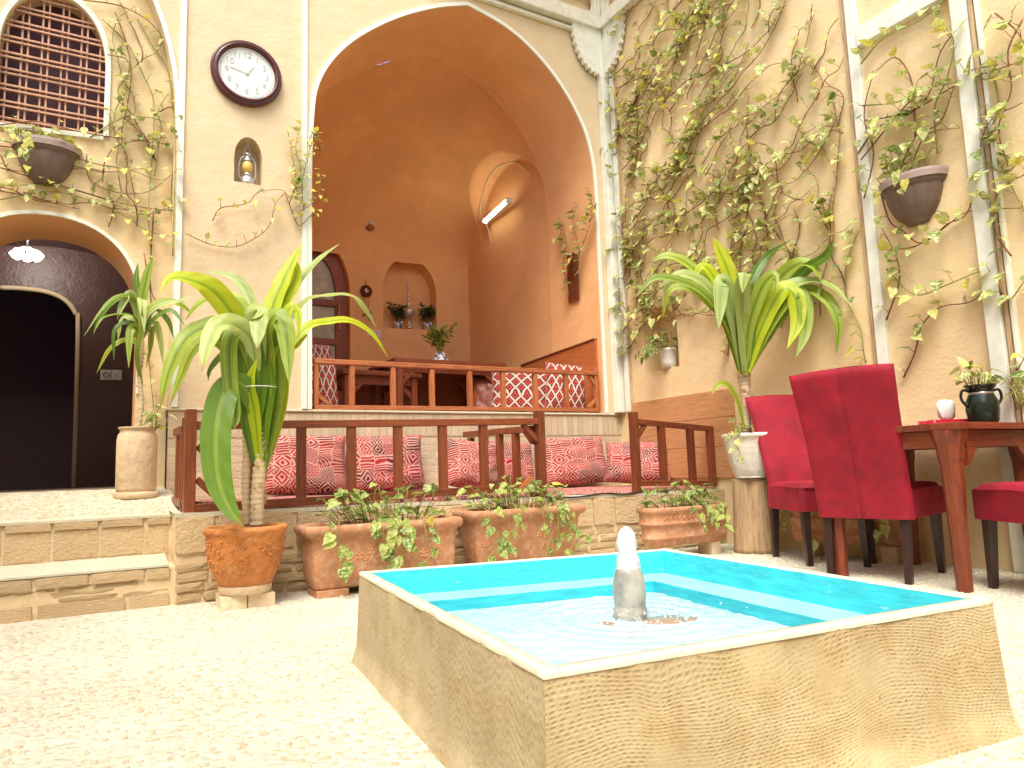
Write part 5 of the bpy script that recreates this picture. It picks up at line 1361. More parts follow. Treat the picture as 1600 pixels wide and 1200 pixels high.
# --- vines on the left bay
random.seed(5)
t = thing('climbing_vine', 'pothos vine wandering over the left bay around the lattice window and passage arch', 'vine', (.1, YB, 2.6))
def WA(pts, y, d=.02): return [aty(a, b, y - d - rnd(0, .02)) for a, b in pts]
stems = []
for pts in (((0, 195), (60, 190), (120, 205), (180, 215), (260, 225)), ((0, 262), (60, 280), (130, 300), (200, 320), (270, 330)), ((0, 290), (80, 290), (160, 310), (220, 335), (272, 322)), ((0, 312), (90, 300), (180, 330), (230, 360), (270, 370)),
            ((130, 0), (190, 10), (240, 40), (268, 90), (278, 140)), ((160, 30), (200, 70), (225, 120), (240, 160), (238, 240), (232, 330), (236, 400)), ((180, 20), (195, 60), (205, 110), (200, 160), (190, 215), (205, 280), (215, 330)),
            ((168, 85), (200, 95), (198, 130), (185, 190)), ((240, 180), (270, 170), (272, 230), (268, 300), (272, 370)), ((140, 215), (190, 185), (240, 185), (272, 200)), ((135, 240), (140, 280), (180, 300), (230, 300), (272, 270)),
            ((160, 285), (165, 250), (190, 225), (260, 215)), ((270, 400), (272, 320), (274, 240), (272, 170)), ((215, 30), (240, 75), (262, 110), (272, 180)), ((0, 240), (15, 265), (60, 270), (110, 300)), ((0, 205), (40, 200), (70, 205)), ((240, 330), (235, 420), (238, 460), (255, 480)), ((225, 395), (236, 470), (232, 540), (240, 640))):
    stems.append(WA(pts, YB if pts[0][0] < 260 else YA, .02))
for k in range(13):
    p = wander(rnd(-.02, .33), rnd(2.1, 4.2), rnd(1.0, 2.2), rnd(.4, 1.1), .5, 0, .08, (-.04, .36, 2.05, 4.5)); p2_ = [Vector((u, YB - rnd(.01, .04), v)) for u, v in p]
    if len(p2_) > 3: stems.append(p2_)
for k in range(7):
    p = wander(rnd(-.75, -.4), rnd(2.42, 2.9), rnd(-.2, .2), rnd(.6, 1.0), .3, 0, .08, (-.8, .34, 2.42, 2.9)); p2_ = [Vector((u, YB - rnd(.01, .04), v)) for u, v in p]
    if len(p2_) > 3: stems.append(p2_)
vine(t, stems, (0, -1, 0), .075, (.035, .062), (('pothos_leaf', .60), ('pothos_yellow', .25), ('pothos_dark', .15)), pet=(.015, .05), r0=.0042)
t = thing('climbing_vine', 'yellow leaved pothos vine looping on the pilaster below the lantern niche', 'vine', (1.0, YA, 2.5))
stems = [WA(p, YA, .02) for p in (((290, 365), (330, 382), (370, 385), (405, 368), (422, 350), (430, 320), (445, 300)), ((332, 345), (345, 325), (385, 318), (405, 300), (440, 297), (452, 310)), ((445, 300), (462, 345), (470, 352), (488, 335), (510, 325)))]
vine(t, stems, (0, -1, 0), .06, (.04, .065), (('pothos_leaf', .5), ('pothos_yellow', .4), ('pothos_dark', .1)), pet=(.03, .07), r0=.0035, prob=.9)
stems = [WA(p, YA, .05) for p in (((452, 320), (462, 280), (456, 240), (450, 205)), ((455, 310), (470, 270), (462, 230), (470, 200)), ((475, 330), (472, 290), (480, 250), (492, 210)), ((470, 330), (495, 310), (500, 280), (492, 265)), ((480, 225), (492, 205), (500, 235)))]
vine(t, stems, (0, -1, 0), .022, (.035, .07), (('pothos_leaf', .3), ('pothos_yellow', .6), ('pothos_dark', .1)), pet=(.01, .04), r0=.003, prob=.95)
# --- clump in the slot on the alcove's right jamb
t = thing('hanging_plant', 'pothos spilling from a narrow slot in the right jamb of the alcove arch', 'plant', (3.98, 5.6, 2.3))
X_ = 3.965
stems = [[atx(a, b, X_ - .02 - rnd(0, .03)) for a, b in p] for p in (((895, 455), (880, 420), (885, 380), (876, 345)), ((900, 440), (905, 390), (895, 350), (902, 320)), ((890, 465), (886, 430), (893, 400)), ((900, 410), (915, 370), (925, 330), (920, 300)), ((888, 400), (875, 375), (880, 350)), ((905, 345), (922, 345), (932, 320)))]
vine(t, stems, (-1, 0, 0), .022, (.05, .085), (('pothos_leaf', .45), ('pothos_yellow', .1), ('pothos_dark', .45)), pet=(.01, .05), r0=.003)
m = MB(); a, b = atx(886, 400, X_), atx(905, 468, X_); m.box(X_ - .006, X_ + .0, a.y, b.y, b.z, a.z); m.build('slot_board', MAT['rail_wood_z'], t)

# --- white pot in the square niche
p = atx(1040, 577, XB - .03); p = Vector((XB + .03, p.y + .02, zn0 + .003))
t = thing('potted_plant', 'white plastic pot with dark leaved pothos in the square wall niche', 'plant', p)
lz([(0, 0), (.060, 0), (.066, .05), (.076, .15), (.082, .155), (.082, .17), (.072, .17), (.070, .15), (0, .14)], 'pot', 'white_paint', t, p, 28)
pothos(t, p + Vector((-.02, .02, .16)), .11, .14, 46, (.045, .075), 5, pi / 2, (.0, .17), (('pothos_leaf', .5), ('pothos_dark', .5)), (-1, 0, 0), (.05, .12))

# --- terracotta planter boxes
def tbox(label, x0, x1, y0, y1, z0, z1, flare, mat, relief, seed, foot):
    random.seed(seed); t = thing('planter_box', label, 'planter', ((x0 + x1) / 2, (y0 + y1) / 2, 0)); m = MB()
    def ringpts(g, z, r=.03):
        P = rr(x0 - g, x1 + g, y0 - g, y1 + g, r, 4); return [Vector((a + .003 * noise.noise(Vector((a * 9, b * 9, z * 9))), b + .003 * noise.noise(Vector((a * 9, z * 9, b * 9))), z)) for a, b in P]
    H = z1 - z0
    lv = [(-.02 - flare, z0), (-.012 - flare * .9, z0 + .012), (-flare * .8, z0 + H * .2), (-flare * .4, z0 + H * .5), (-.002, z0 + H * .78), (.004, z1 - .062), (.022, z1 - .052), (.032, z1 - .034), (.032, z1 - .012), (.022, z1), (.004, z1), (-.008, z1 - .012), (-.012, z1 - .06)]
    # refine for displacement
    rings = [ringpts(g, z) for g, z in lv]; n = len(rings[0]); vs = [p for r in rings for p in r]
    fs = [(i * n + k, i * n + (k + 1) % n, (i + 1) * n + (k + 1) % n, (i + 1) * n + k) for i in range(len(rings) - 1) for k in range(n)]
    m.add(vs, fs + [tuple(range(n))[::-1]]); m.build('box', MAT[mat], t, True)
    m = MB(); m.add([(x0 + .01, y0 + .01, z1 - .035), (x1 - .01, y0 + .01, z1 - .035), (x1 - .01, y1 - .01, z1 - .035), (x0 + .01, y1 - .01, z1 - .035)], [(0, 1, 2, 3)]); m.build('soil', MAT['soil'], t)
    yf = y0 + flare * .45 + .004
    for (ux, uz, s_) in relief:         # rosettes and leaf sprays in low relief
        m = MB(); cx_, cz_ = lerp(x0, x1, ux), lerp(z0, z1, uz)
        for k in range(5):
            a = k * 2 * pi / 5 + .3; c_ = Vector((cx_ + .017 * s_ * cos(a), yf - .002, cz_ + .017 * s_ * sin(a)))
            m.lathe([(.0, -.006), (.009 * s_, -.004), (.013 * s_, .002), (.012 * s_, .006)], 8, (0, 0, 0), lambda th, r, z: (c_.x + r * cos(th), c_.y + z, c_.z + r * sin(th)))
        m.lathe([(0, -.010), (.008 * s_, -.006), (.009 * s_, .004)], 8, (0, 0, 0), lambda th, r, z: (cx_ + r * cos(th), yf + z, cz_ + r * sin(th)))
        m.build('rosette', MAT['relief_clay'], t, True)
    return t
rl = [(.30 + .09 * k, .50 + .07 * sin(k * 2.1), rnd(.7, 1.2)) for k in range(7)] + [(.36 + .11 * k, .40, .8) for k in range(5)]
p1 = tbox('left terracotta planter box with pothos, on a wooden block beside the round pot', .925, 1.735, 3.66, 3.92, .040, .362, .012, 'terracotta_pale', rl, 4, None)
pothos(p1, (1.36, 3.79, .352), .37, .12, 74, (.045, .082), 6, 0, (.02, .20), (('pothos_green', .80), ('pothos_yellow', .03), ('pothos_dark', .17)), trail=(.12, .30))
rl = [(.10, .64, 1.1), (.10, .45, .8), (.115, .54, .7)] + [(.45 + .07 * k, .55 + .05 * sin(k * 1.7), 1.) for k in range(5)] + [(.88, .6, 1.)]
p2 = tbox('second terracotta planter box with trailing pothos, flared and right of the first', 1.865, 2.60, 3.69, 3.94, .040, .385, .030, 'terracotta_pale', rl, 9, None)
pothos(p2, (2.20, 3.81, .378), .34, .12, 80, (.04, .078), 6, 0, (.02, .18), (('pothos_green', .80), ('pothos_yellow', .04), ('pothos_dark', .16)), trail=(.15, .32))
def block(x0, x1, y0, y1, h, mat, label, name='brick_block', cat='block'):
    m = MB(); m.box(x0, x1, y0, y1, -.002, h); tagp(m.build(name, MAT[mat], None, bevel=.006), label, cat)
block(.955, 1.12, 3.68, 3.88, .038, 'terracotta_pale', 'reddish brick block under the left end of the left planter box', 'brick')
block(1.56, 1.68, 3.72, 3.88, .038, 'terracotta_pale', 'reddish brick block under the right end of the left planter box', 'brick')
block(2.0, 2.4, 3.74, 3.90, .038, 'terracotta_pale', 'clay slab raising the flared second planter box', 'slab')

def trough(label, c, L_, Wd, z0, z1, rz, seed, fill=True):
    random.seed(seed); t = thing('planter_trough', label, 'planter', (c[0], c[1], 0), 0); ca, sa = cos(rz), sin(rz)
    def st(g, z):
        out = []; a0 = L_ / 2 - Wd / 2
        for k in range(48):
            a = 2 * pi * k / 48; r = Wd / 2 + g; x = r * cos(a) + (a0 if cos(a) > 0 else -a0); y = r * sin(a)
            zz = z; out.append(Vector((c[0] + x * ca - y * sa, c[1] + x * sa + y * ca, zz)))
        return out
    H = z1 - z0; lv = [(-.030, 0), (-.020, .04), (-.012, .16), (-.002, .19), (-.002, .23), (-.010, .26), (-.004, .52), (.008, .55), (.008, .60), (-.002, .63), (.004, .84), (.016, .88), (.016, .97), (.010, 1.), (-.006, 1.), (-.012, .9)]
    m = MB(); vs = [p for g, k in lv for p in st(g, z0 + H * k)]; n = 48
    fs = [(i * n + k, i * n + (k + 1) % n, (i + 1) * n + (k + 1) % n, (i + 1) * n + k) for i in range(len(lv) - 1) for k in range(n)]
    m.add(vs, fs + [tuple(range(n))[::-1]]); m.build('trough', MAT['terracotta_pale'], t, True)
    m = MB(); m.add(st(-.015, z1 - .02), [tuple(range(48))]); m.build('soil', MAT['soil'], t)
    for q in range(26):                # pressed zigzag under the rim
        m = MB(); a = lerp(-L_ / 2 + Wd / 2, L_ / 2 - Wd / 2, q / 25); dz = .012 if q % 2 else -.012; a2 = lerp(-L_ / 2 + Wd / 2, L_ / 2 - Wd / 2, (q + 1) / 25)
        f_ = lambda x, z: Vector((c[0] + x * ca + (Wd / 2 + .002) * sa, c[1] + x * sa - (Wd / 2 + .002) * ca, z))
        m.tube([f_(a, z0 + H * .74 + dz), f_(a2, z0 + H * .74 - dz)], .004, 4); m.build('zigzag', MAT['relief_clay'], t)
    return t
p3 = trough('banded oval terracotta trough with pothos at the right end of the brick bench', (3.43, 3.66), .70, .20, .085, .335, -.03, 31)
pothos(p3, (3.43, 3.66, .325), .31, .09, 62, (.045, .08), 4, 0, (.02, .17), (('pothos_green', .85), ('pothos_dark', .15)), trail=(.08, .16))
block(3.17, 3.27, 3.6, 3.72, .083, 'brick_clay', 'clay block under the left end of the oval trough', 'brick'); block(3.60, 3.68, 3.58, 3.72, .083, 'brick_pale', 'pale block under the right end of the oval trough', 'brick')
p4 = trough('long banded terracotta trough on the floor behind the red chairs', (4.03, 2.82), .78, .20, .10, .35, radians(-78), 33)
block(3.96, 4.06, 3.06, 3.14, .098, 'brick_pale', 'pale block under the far end of the trough behind the chairs', 'brick'); block(3.98, 4.08, 2.52, 2.62, .098, 'brick_clay', 'clay block under the near end of the trough behind the chairs', 'brick')
pothos(p4, (4.03, 2.82, .34), .33, .08, 22, (.05, .08), 2, radians(-78), (.02, .12), face=(-1, 0, 0))

# --- strap leaved plants
CAMD = Vector((-.45, -.80, .25)).normalized()
def strap(P, w, mat, par, nrm=None, n=7, fold=.22, seed=0, w0=.45, twist=0.):
    P = catmull(P, 7); m = MB(); N = len(P); nrm = Vector(nrm) if nrm else CAMD
    nrm = (nrm + Vector((rnd(-.3, .3), rnd(-.3, .3), rnd(0, .35)))).normalized(); cols = []
    for i, p in enumerate(P):
        t_ = i / (N - 1); T = (P[min(i + 1, N - 1)] - P[max(i - 1, 0)]).normalized(); x = T.cross(nrm)
        if x.length < .15: x = T.cross(Vector((.8, -.5, .3)))
        x.normalize()
        if cols and x.dot(cols[-1]) < 0: x = -x
        if cols: x = (x + cols[-1] * 1.5).normalized()
        cols.append(x); z = x.cross(T).normalized()
        ww = w / 2 * (w0 + (1 - w0) * min(1, t_ / .35) ** .8) * (max(0, 1 - ((t_ - .45) / .55) ** 2.4) if t_ > .45 else 1)
        ww = max(ww, .0012)
        for j in range(n):
            a = j / (n - 1) * 2 - 1
            m.V.append(p + x * a * ww + z * (fold * (1 - abs(a)) - fold * .5) * ww * (-1) + z * .05 * ww * sin(i * 1.3 + a * 5 + seed))
    for i in range(N - 1):
        for j in range(n - 1):
            m.F.append([i * n + j, i * n + j + 1, (i + 1) * n + j + 1, (i + 1) * n + j])
            m.U.append([(j / (n - 1), i / N), ((j + 1) / (n - 1), i / N), ((j + 1) / (n - 1), (i + 1) / N), (j / (n - 1), (i + 1) / N)])
    m.hasuv = True; return m.build('leaf', MAT[mat], par, True, recalc=False)
def PX(pts, y, dy0=0., dy1=0.):
    n = len(pts); return [aty(a, b, y + lerp(dy0, dy1, k / (n - 1))) for k, (a, b) in enumerate(pts)]
S_ = 1 / 313.    # metres per photo pixel at the front palm
random.seed(3)
y = 3.75; pc = Vector((.622, 3.75, 0))
fp = thing('potted_palm', 'large strap leaved plant in the orange terracotta pot left of the planters', 'plant', pc)
lz([(0, .105), (.118, .105), (.126, .112), (.143, .150), (.162, .205), (.176, .27), (.184, .335), (.186, .348), (.194, .354), (.199, .367), (.194, .380), (.186, .385), (.176, .38), (.173, .35), (0, .345)], 'pot', 'terracotta', fp, pc, 56)
lz([(0, .064), (.118, .064), (.122, .070), (.125, .100), (.120, .106), (0, .104)], 'saucer', 'cream_clay', fp, pc, 40)
lz([(0, .352), (.172, .352)], 'soil', 'soil', fp, pc, 24, False)
m = MB(); rs = random.Random(8)
for k in range(420):                   # stippled lumps pressed into the clay
    a = rs.uniform(0, 2 * pi); z = rs.uniform(.17, .33); r = lerp(.148, .1625, (z - .165) / .04) if z < .205 else (lerp(.1625, .177, (z - .205) / .065) if z < .27 else lerp(.177, .185, (z - .27) / .065)); q = rs.uniform(.003, .0085)
    c_ = pc + Vector((r * cos(a), r * sin(a), z)); m.lathe([(0, -q), (q, -q * .2), (q * .8, q * .5), (0, q * .9)], 6, c_)
o = m.build('clay_lumps', MAT['terracotta'], fp, True); o['kind'] = 'stuff'
def trunk(par, pts, radii, rough=.004, mat='trunk_bark'):
    P = catmull(pts, 10); n = len(P); R_ = [lerp(radii[0], radii[1], k / (n - 1)) * (1 + .10 * sin(k * 2.4) + .06 * noise.noise(Vector((k * .9, 0, 0)))) for k in range(n)]
    m = MB(); m.tube(P, R_, 14); return m.build('trunk', MAT[mat], par, True)
trunk(fp, PX([(402, 822), (402, 780), (405, 740), (408, 700), (410, 670)], y, 0, 0), (.034, .030))
trunk(fp, PX([(386, 822), (384, 760), (386, 700), (384, 640)], y + .04), (.020, .022))
m = MB(); rs = random.Random(4)
for k in range(34):                    # dry leaf scars
    z = rs.uniform(.42, .80); a = rs.uniform(0, 2 * pi); c_ = aty(406, 740, y); c_ = Vector((c_.x, c_.y, z)); d = Vector((cos(a), sin(a), .9))
    m.add([c_ + Vector((cos(a + .5), sin(a + .5), 0)) * .033, c_ + Vector((cos(a - .5), sin(a - .5), 0)) * .033, c_ + d * .05], [(0, 1, 2)])
m.build('leaf_scars', MAT['trunk_bark'], fp, recalc=False)['kind'] = 'stuff'
FRONT = [
 ([(410, 600), (412, 540), (425, 480), (448, 425), (472, 380)], 40, 'strap_lime', .05, .10),
 ([(412, 600), (420, 530), (445, 465), (462, 430), (455, 395)], 34, 'strap_lime', .08, .14),
 ([(415, 600), (428, 520), (460, 450), (495, 408), (530, 381)], 24, 'strap_pale', .05, .25),
 ([(418, 600), (440, 530), (475, 472), (510, 462), (548, 462), (572, 485), (589, 514)], 17, 'strap_pale', .0, .25),
 ([(420, 610), (440, 560), (478, 512), (512, 502), (548, 501), (582, 522), (609, 562)], 19, 'strap_lime', -.05, .15),
 ([(402, 600), (395, 545), (368, 498), (335, 455), (300, 437), (268, 434), (250, 456)], 42, 'strap_lime', .0, -.15),
 ([(396, 600), (375, 540), (345, 508), (310, 514), (284, 536), (262, 585), (250, 640)], 40, 'strap_leaf', -.05, -.15),
 ([(396, 610), (370, 560), (335, 527), (303, 545), (282, 590), (266, 634)], 30, 'strap_leaf', .05, .05),
 ([(400, 580), (392, 530), (366, 506), (340, 508), (324, 540), (315, 582)], 40, 'strap_pale', -.15, -.25),
 ([(412, 580), (415, 520), (430, 492), (445, 510), (450, 555), (452, 599)], 36, 'strap_leaf', -.10, -.22),
 ([(408, 590), (404, 530), (398, 488), (405, 495), (404, 520), (402, 545)], 38, 'strap_pale', -.12, -.2),
 ([(400, 600), (384, 540), (370, 512), (358, 540), (360, 600), (368, 650), (365, 672)], 30, 'strap_leaf', -.10, -.16),
 ([(398, 640), (378, 600), (352, 612), (338, 670), (340, 740), (356, 790), (382, 824)], 50, 'strap_dark', -.12, -.30),
 ([(405, 600), (395, 560), (378, 520), (360, 540), (330, 575), (325, 595)], 22, 'strap_dark', .0, .1),
 ([(414, 600), (430, 540), (452, 482), (466, 490), (467, 528)], 20, 'strap_lime', -.05, -.1),
 ([(412, 600), (440, 550), (475, 520), (462, 540), (450, 550)], 16, 'strap_lime', .1, .15),
 ([(404, 600), (398, 500), (385, 455), (360, 430), (322, 425)], 22, 'strap_pale', .2, .3),
 ([(404, 600), (392, 520), (372, 470), (340, 462), (310, 475), (290, 500)], 26, 'strap_leaf', .12, .2),
 ([(404, 730), (386, 650), (384, 590), (372, 530), (368, 500)], 32, 'strap_dark', -.02, -.05),
 ([(405, 730), (396, 660), (404, 600), (398, 540), (392, 505)], 34, 'strap_dark', -.05, -.08),
 ([(408, 735), (410, 660), (416, 590), (414, 530), (410, 500)], 34, 'strap_leaf', -.06, -.08),
 ([(411, 735), (424, 665), (432, 600), (430, 540), (424, 505)], 32, 'strap_leaf', -.02, -.05),
 ([(412, 735), (436, 650), (441, 590), (436, 540), (430, 505)], 26, 'strap_lime', .03, .02),
 ([(404, 700), (380, 640), (374, 590), (368, 560)], 26, 'strap_leaf', .04, .04),
 ([(405, 720), (398, 650), (390, 600), (402, 560)], 26, 'strap_lime', -.09, -.09),
 ([(410, 720), (418, 640), (424, 600), (420, 555)], 24, 'strap_dark', -.09, -.1)]
for k, (pts, w, mat, d0, d1) in enumerate(FRONT): strap(PX(pts, y, d0 * .3, d1), w * .86 * S_, mat, fp, seed=k)
m = MB(); c_ = aty(408, 605, y - .06); m.tube([c_ + Vector((.075 * cos(a / 3), .06 * sin(a / 3), 0)) for a in range(20)], .002, 4); m.build('tie_string', MAT['string_white'], fp)
for x0, x1, lab in ((.502, .618, 'left pale brick under the orange terracotta pot'), (.622, .748, 'right pale brick with a crack under the orange terracotta pot')):
    m = MB(); m.box(x0, x1, 3.665, 3.86, -.002, .062); tagp(m.build('brick', MAT['brick_pale'], None, bevel=.004), lab, 'brick')
# tall cream pot on the landing
random.seed(13)
yp = 4.93; zc = LZ(yp) + .004; pc = Vector((aty(212, 780, yp).x, yp, zc))
sp = thing('potted_palm', 'slender strap leaved plant in the tall cream clay pot at the passage mouth', 'plant', pc)
H_ = aty(212, 668, yp).z - zc
lz([(0, .028), (.105, .028), (.112, .05), (.113, .20), (.113, H_ - .075), (.106, H_ - .045), (.096, H_ - .030), (.098, H_ - .014), (.108, H_ - .006), (.106, H_), (.094, H_), (.09, H_ - .03), (0, H_ - .03)], 'pot', 'cream_clay', sp, pc, 44)
lz([(0, -.012), (.118, -.012), (.124, 0), (.126, .026), (.116, .030), (0, .029)], 'saucer', 'cream_clay', sp, pc, 40)
trunk(sp, PX([(216, 672), (221, 630), (218, 590), (222, 545), (220, 500)], yp), (.016, .012))
m = MB()
for k in range(60):
    f_ = rnd(0, 1); c_ = catmull(PX([(216, 668), (221, 630), (218, 590), (222, 545)], yp), 6)[min(18, int(f_ * 18))]; a = rnd(0, 2 * pi)
    m.add([c_ + Vector((0, 0, .008)), c_ + Vector((0, 0, -.006)), c_ + Vector((cos(a) * .04, sin(a) * .04, rnd(-.0, .02)))], [(0, 1, 2)])
m.build('leaf_scars', MAT['trunk_bark'], sp, recalc=False)['kind'] = 'stuff'
for k, (pts, w, mat) in enumerate([
 ([(221, 520), (222, 470), (230, 430), (240, 400)], 15, 'strap_leaf'), ([(220, 520), (217, 470), (213, 435), (216, 410)], 10, 'strap_dark'), ([(219, 520), (216, 478), (198, 462), (178, 466), (158, 486), (132, 524)], 9, 'strap_leaf'),
 ([(219, 520), (212, 480), (203, 458), (190, 478), (183, 500)], 13, 'strap_pale'), ([(219, 525), (210, 495), (185, 490), (160, 497), (146, 520)], 8, 'strap_leaf'), ([(220, 530), (205, 498), (190, 500), (184, 533)], 12, 'strap_pale'),
 ([(219, 530), (205, 505), (180, 515), (178, 563)], 10, 'strap_dark'), ([(220, 535), (212, 512), (203, 520), (201, 575)], 14, 'strap_leaf'), ([(219, 540), (200, 530), (172, 545), (151, 583)], 11, 'strap_leaf'),
 ([(222, 520), (235, 480), (262, 470), (285, 478), (300, 490)], 10, 'strap_leaf'), ([(222, 520), (232, 490), (255, 475), (280, 470), (305, 458)], 9, 'strap_pale'), ([(222, 530), (236, 510), (235, 540), (228, 575)], 12, 'strap_leaf'),
 ([(222, 520), (240, 485), (262, 500), (272, 530)], 9, 'strap_dark'), ([(222, 530), (240, 500), (250, 530), (255, 570)], 11, 'strap_pale'), ([(221, 530), (222, 480), (222, 470), (226, 520)], 16, 'strap_pale'), ([(222, 600), (215, 560), (222, 510), (222, 480)], 10, 'strap_leaf'),
 ([(220, 520), (208, 475), (192, 466), (172, 478), (152, 505), (146, 524)], 8, 'strap_dark'), ([(222, 520), (245, 495), (268, 485), (290, 510)], 8, 'strap_dark')]):
    strap(PX(pts, yp, 0, rnd(-.25, .2)), w / 252., mat, sp, seed=k, n=5)
pothos(sp, pc + Vector((.10, -.06, H_ + .0)), .07, .06, 12, (.05, .08), 0, 0, (.0, .12))
# --- stump and white pot palm on the right
random.seed(17)
sc_ = Vector((3.90, 3.47, 0))
sg = thing('log_stump', 'upright weathered log with a dark crack, used as a plant stand', 'log', sc_)
m = MB()
m.lathe([(0, 0), (.146, 0), (.144, .03), (.139, .12), (.134, .24), (.130, .36), (.126, .48), (.122, .500), (.06, .503), (0, .503)], 48, (0, 0, 0), lambda th, r, z: (sc_.x + r * cos(th) * (1 + .05 * sin(3 * th) + .035 * noise.noise(Vector((cos(th) * 3, sin(th) * 3, z * 1.5)))) * (1 - .12 * max(0, cos(th - 3.75)) ** 60 * (1 if z < .5 else 0)), sc_.y + r * sin(th) * (1 + .05 * sin(3 * th) + .035 * noise.noise(Vector((cos(th) * 3, sin(th) * 3, z * 1.5)))) * (1 - .12 * max(0, cos(th - 3.75)) ** 60), z))
m.build('trunk', MAT['log_wood'], sg, True)
wc = sc_ + Vector((-.025, -.03, .505)); wp = thing('potted_palm', 'fan of strap leaves in the faceted white pot standing on the log', 'plant', wc)
def octo(th, r, z):
    k = 8; a = (th + .2) % (2 * pi / k) - pi / k; f_ = lerp(cos(pi / k) / cos(a), 1, .35); b_ = 1 + .012 * sin(th * 16) * sin(z * 70) * (1 if .05 < z < .22 else 0)
    return (wc.x + r * f_ * b_ * cos(th), wc.y + r * f_ * b_ * sin(th), wc.z + z)
m = MB(); m.lathe([(0, .012), (.112, .012), (.120, .022), (.138, .08), (.158, .16), (.172, .235), (.180, .275), (.188, .280), (.188, .302), (.178, .305), (.170, .300), (.162, .27), (0, .265)], 64, (0, 0, 0), octo); m.build('pot', MAT['white_clay'], wp, True)
m = MB(); m.lathe([(0, 0), (.108, 0), (.112, .006), (.110, .013), (0, .013)], 40, wc); m.build('saucer', MAT['white_clay'], wp, True)
m = MB(); m.lathe([(0, .272), (.154, .272)], 24, wc); m.build('soil', MAT['soil'], wp)
yw = wc.y
trunk(wp, PX([(1166, 676), (1167, 640), (1164, 605), (1164, 578)], yw), (.034, .040))
m = MB()
for k in range(46):
    z = rnd(1.02, 1.36); c_ = Vector((aty(1165, 620, yw).x, yw, z)); a = rnd(0, 2 * pi); m.add([c_ + Vector((cos(a + .45), sin(a + .45), 0)) * .036, c_ + Vector((cos(a - .45), sin(a - .45), 0)) * .036, c_ + Vector((cos(a), sin(a), 0)) * .055 + Vector((0, 0, rnd(.01, .05)))], [(0, 1, 2)])
m.build('leaf_scars', MAT['trunk_bark'], wp, recalc=False)['kind'] = 'stuff'
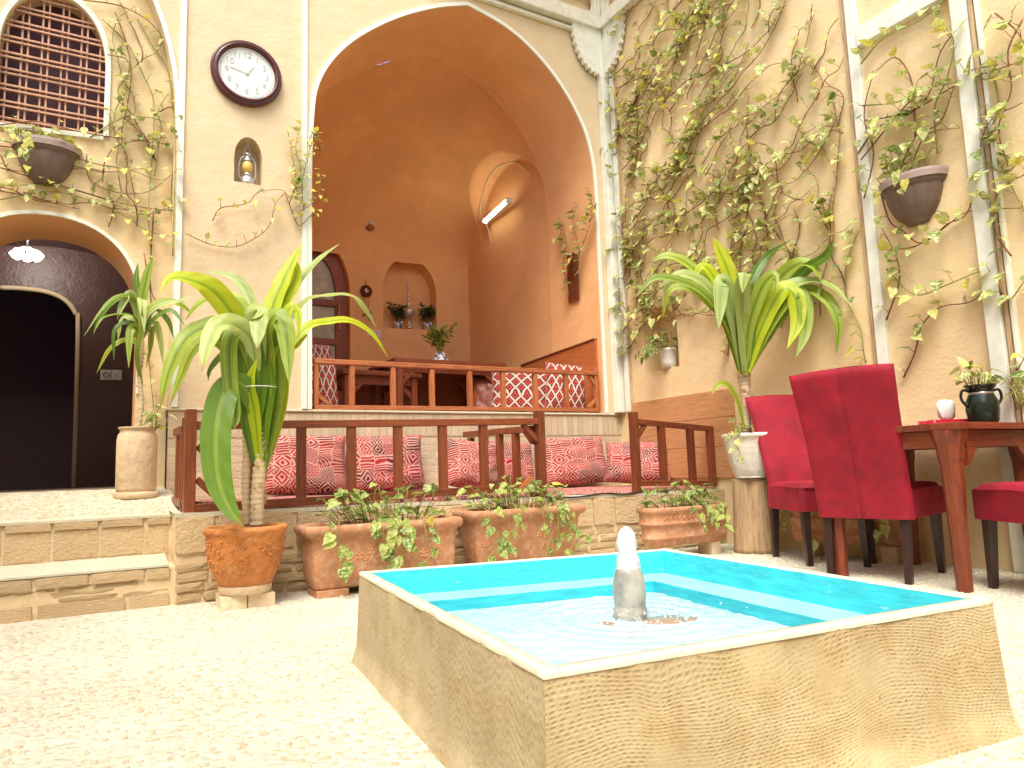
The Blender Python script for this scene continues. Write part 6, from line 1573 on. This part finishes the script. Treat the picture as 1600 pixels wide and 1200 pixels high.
RT = [
 ([(1160, 580), (1150, 520), (1128, 460), (1100, 432), (1062, 404), (1035, 400), (1018, 410)], 20, 'strap_leaf', .1),
 ([(1160, 580), (1145, 515), (1110, 452), (1072, 428), (1045, 440), (1037, 468)], 18, 'strap_pale', -.1),
 ([(1158, 580), (1138, 510), (1100, 458), (1055, 436), (1020, 435), (994, 464)], 16, 'strap_leaf', -.2),
 ([(1160, 580), (1155, 500), (1140, 430), (1126, 395), (1114, 370)], 26, 'strap_lime', .1),
 ([(1162, 580), (1150, 510), (1135, 450), (1128, 440), (1125, 478), (1123, 514)], 26, 'strap_pale', -.25),
 ([(1164, 580), (1160, 500), (1160, 440), (1163, 428), (1160, 458)], 28, 'strap_pale', -.25),
 ([(1165, 580), (1170, 510), (1190, 450), (1210, 430), (1212, 458)], 22, 'strap_leaf', -.2),
 ([(1166, 580), (1185, 500), (1215, 440), (1248, 412), (1272, 418), (1283, 440)], 24, 'strap_leaf', .05),
 ([(1167, 580), (1188, 505), (1220, 455), (1262, 438), (1300, 448), (1330, 478)], 22, 'strap_pale', -.1),
 ([(1166, 580), (1190, 510), (1222, 452), (1243, 465), (1246, 505), (1230, 545)], 30, 'strap_lime', -.25),
 ([(1168, 580), (1200, 510), (1240, 455), (1258, 475), (1258, 520), (1244, 558)], 24, 'strap_leaf', -.3),
 ([(1168, 580), (1205, 515), (1255, 455), (1292, 468), (1310, 505), (1306, 556)], 20, 'strap_leaf', -.15),
 ([(1166, 580), (1200, 500), (1250, 430), (1290, 400), (1300, 375)], 18, 'strap_dark', .2),
 ([(1160, 580), (1140, 500), (1120, 440), (1098, 415), (1080, 440)], 20, 'strap_lime', .0),
 ([(1160, 580), (1130, 500), (1080, 452), (1045, 455), (1035, 500)], 14, 'strap_leaf', .1),
 ([(1162, 580), (1160, 520), (1175, 440), (1200, 400), (1240, 372)], 16, 'strap_dark', .25),
 ([(1158, 580), (1148, 530), (1130, 480), (1110, 455)], 22, 'strap_dark', .05), ([(1160, 582), (1154, 530), (1142, 480), (1135, 450)], 22, 'strap_leaf', -.05), ([(1162, 582), (1160, 530), (1156, 480), (1152, 445)], 22, 'strap_dark', -.08),
 ([(1164, 582), (1168, 530), (1172, 480), (1176, 440)], 22, 'strap_dark', -.08), ([(1166, 582), (1176, 530), (1190, 480), (1202, 445)], 24, 'strap_leaf', -.05), ([(1168, 580), (1186, 530), (1208, 485), (1228, 460)], 20, 'strap_dark', .03),
 ([(1163, 584), (1165, 540), (1166, 500), (1166, 450)], 20, 'strap_leaf', .06), ([(1168, 580), (1195, 530), (1222, 492), (1250, 470)], 16, 'strap_dark', .1),
 ([(1163, 668), (1152, 625), (1136, 600), (1120, 602), (1112, 618)], 9, 'strap_leaf', -.1)]
DW_ = (wc - EYE).dot(CF)
def PD(pts, d1):
    out_ = []; n = len(pts)
    for k, (a, b) in enumerate(pts):
        dep = DW_ + d1 * k / (n - 1); q = EYE + ray(a, b) * dep
        if q.x > XB - .10: q = EYE + ray(a, b) * ((XB - .10) / ray(a, b).x)
        out_.append(q)
    return out_
for k, (pts, w, mat, d1) in enumerate(RT): strap(PD(pts, d1 * .8), w * 1.0 / 228., mat, wp, seed=k)
m = MB(); c_ = aty(1166, 517, yw); m.tube([c_ + Vector((.135 * cos(a / 3), .10 * sin(a / 3), 0)) for a in range(20)], .002, 4); m.build('tie_string', MAT['string_white'], wp)
pothos(wp, wc + Vector((-.10, -.06, .29)), .09, .09, 13, (.045, .07), 1, 0, (.0, .14), face=(-.95, -.3, 0), trail=(.12, .2))
m = MB()
t = thing('hanging_vine', 'bare stemmed pothos trailing between the log stump and the chair', 'vine', (3.98, 3.3, .2))
vine(t, [[Vector((3.98, 3.22, .46)), Vector((3.94, 3.2, .36)), Vector((3.92, 3.22, .28)), Vector((3.86, 3.25, .20))], [Vector((3.99, 3.2, .50)), Vector((3.96, 3.16, .40)), Vector((3.95, 3.15, .27))]], (-.5, -.8, 0), .05, (.06, .09), pet=(.02, .04))
# vase pothos on the table
pothos(vs_, VC + Vector((0, 0, .19)), .10, .08, 30, (.045, .07), 3, 0, (.01, .13), (('pothos_leaf', .7), ('pothos_yellow', .2), ('pothos_dark', .1)), face=(.7, -.6, 0), trail=(.05, .14))
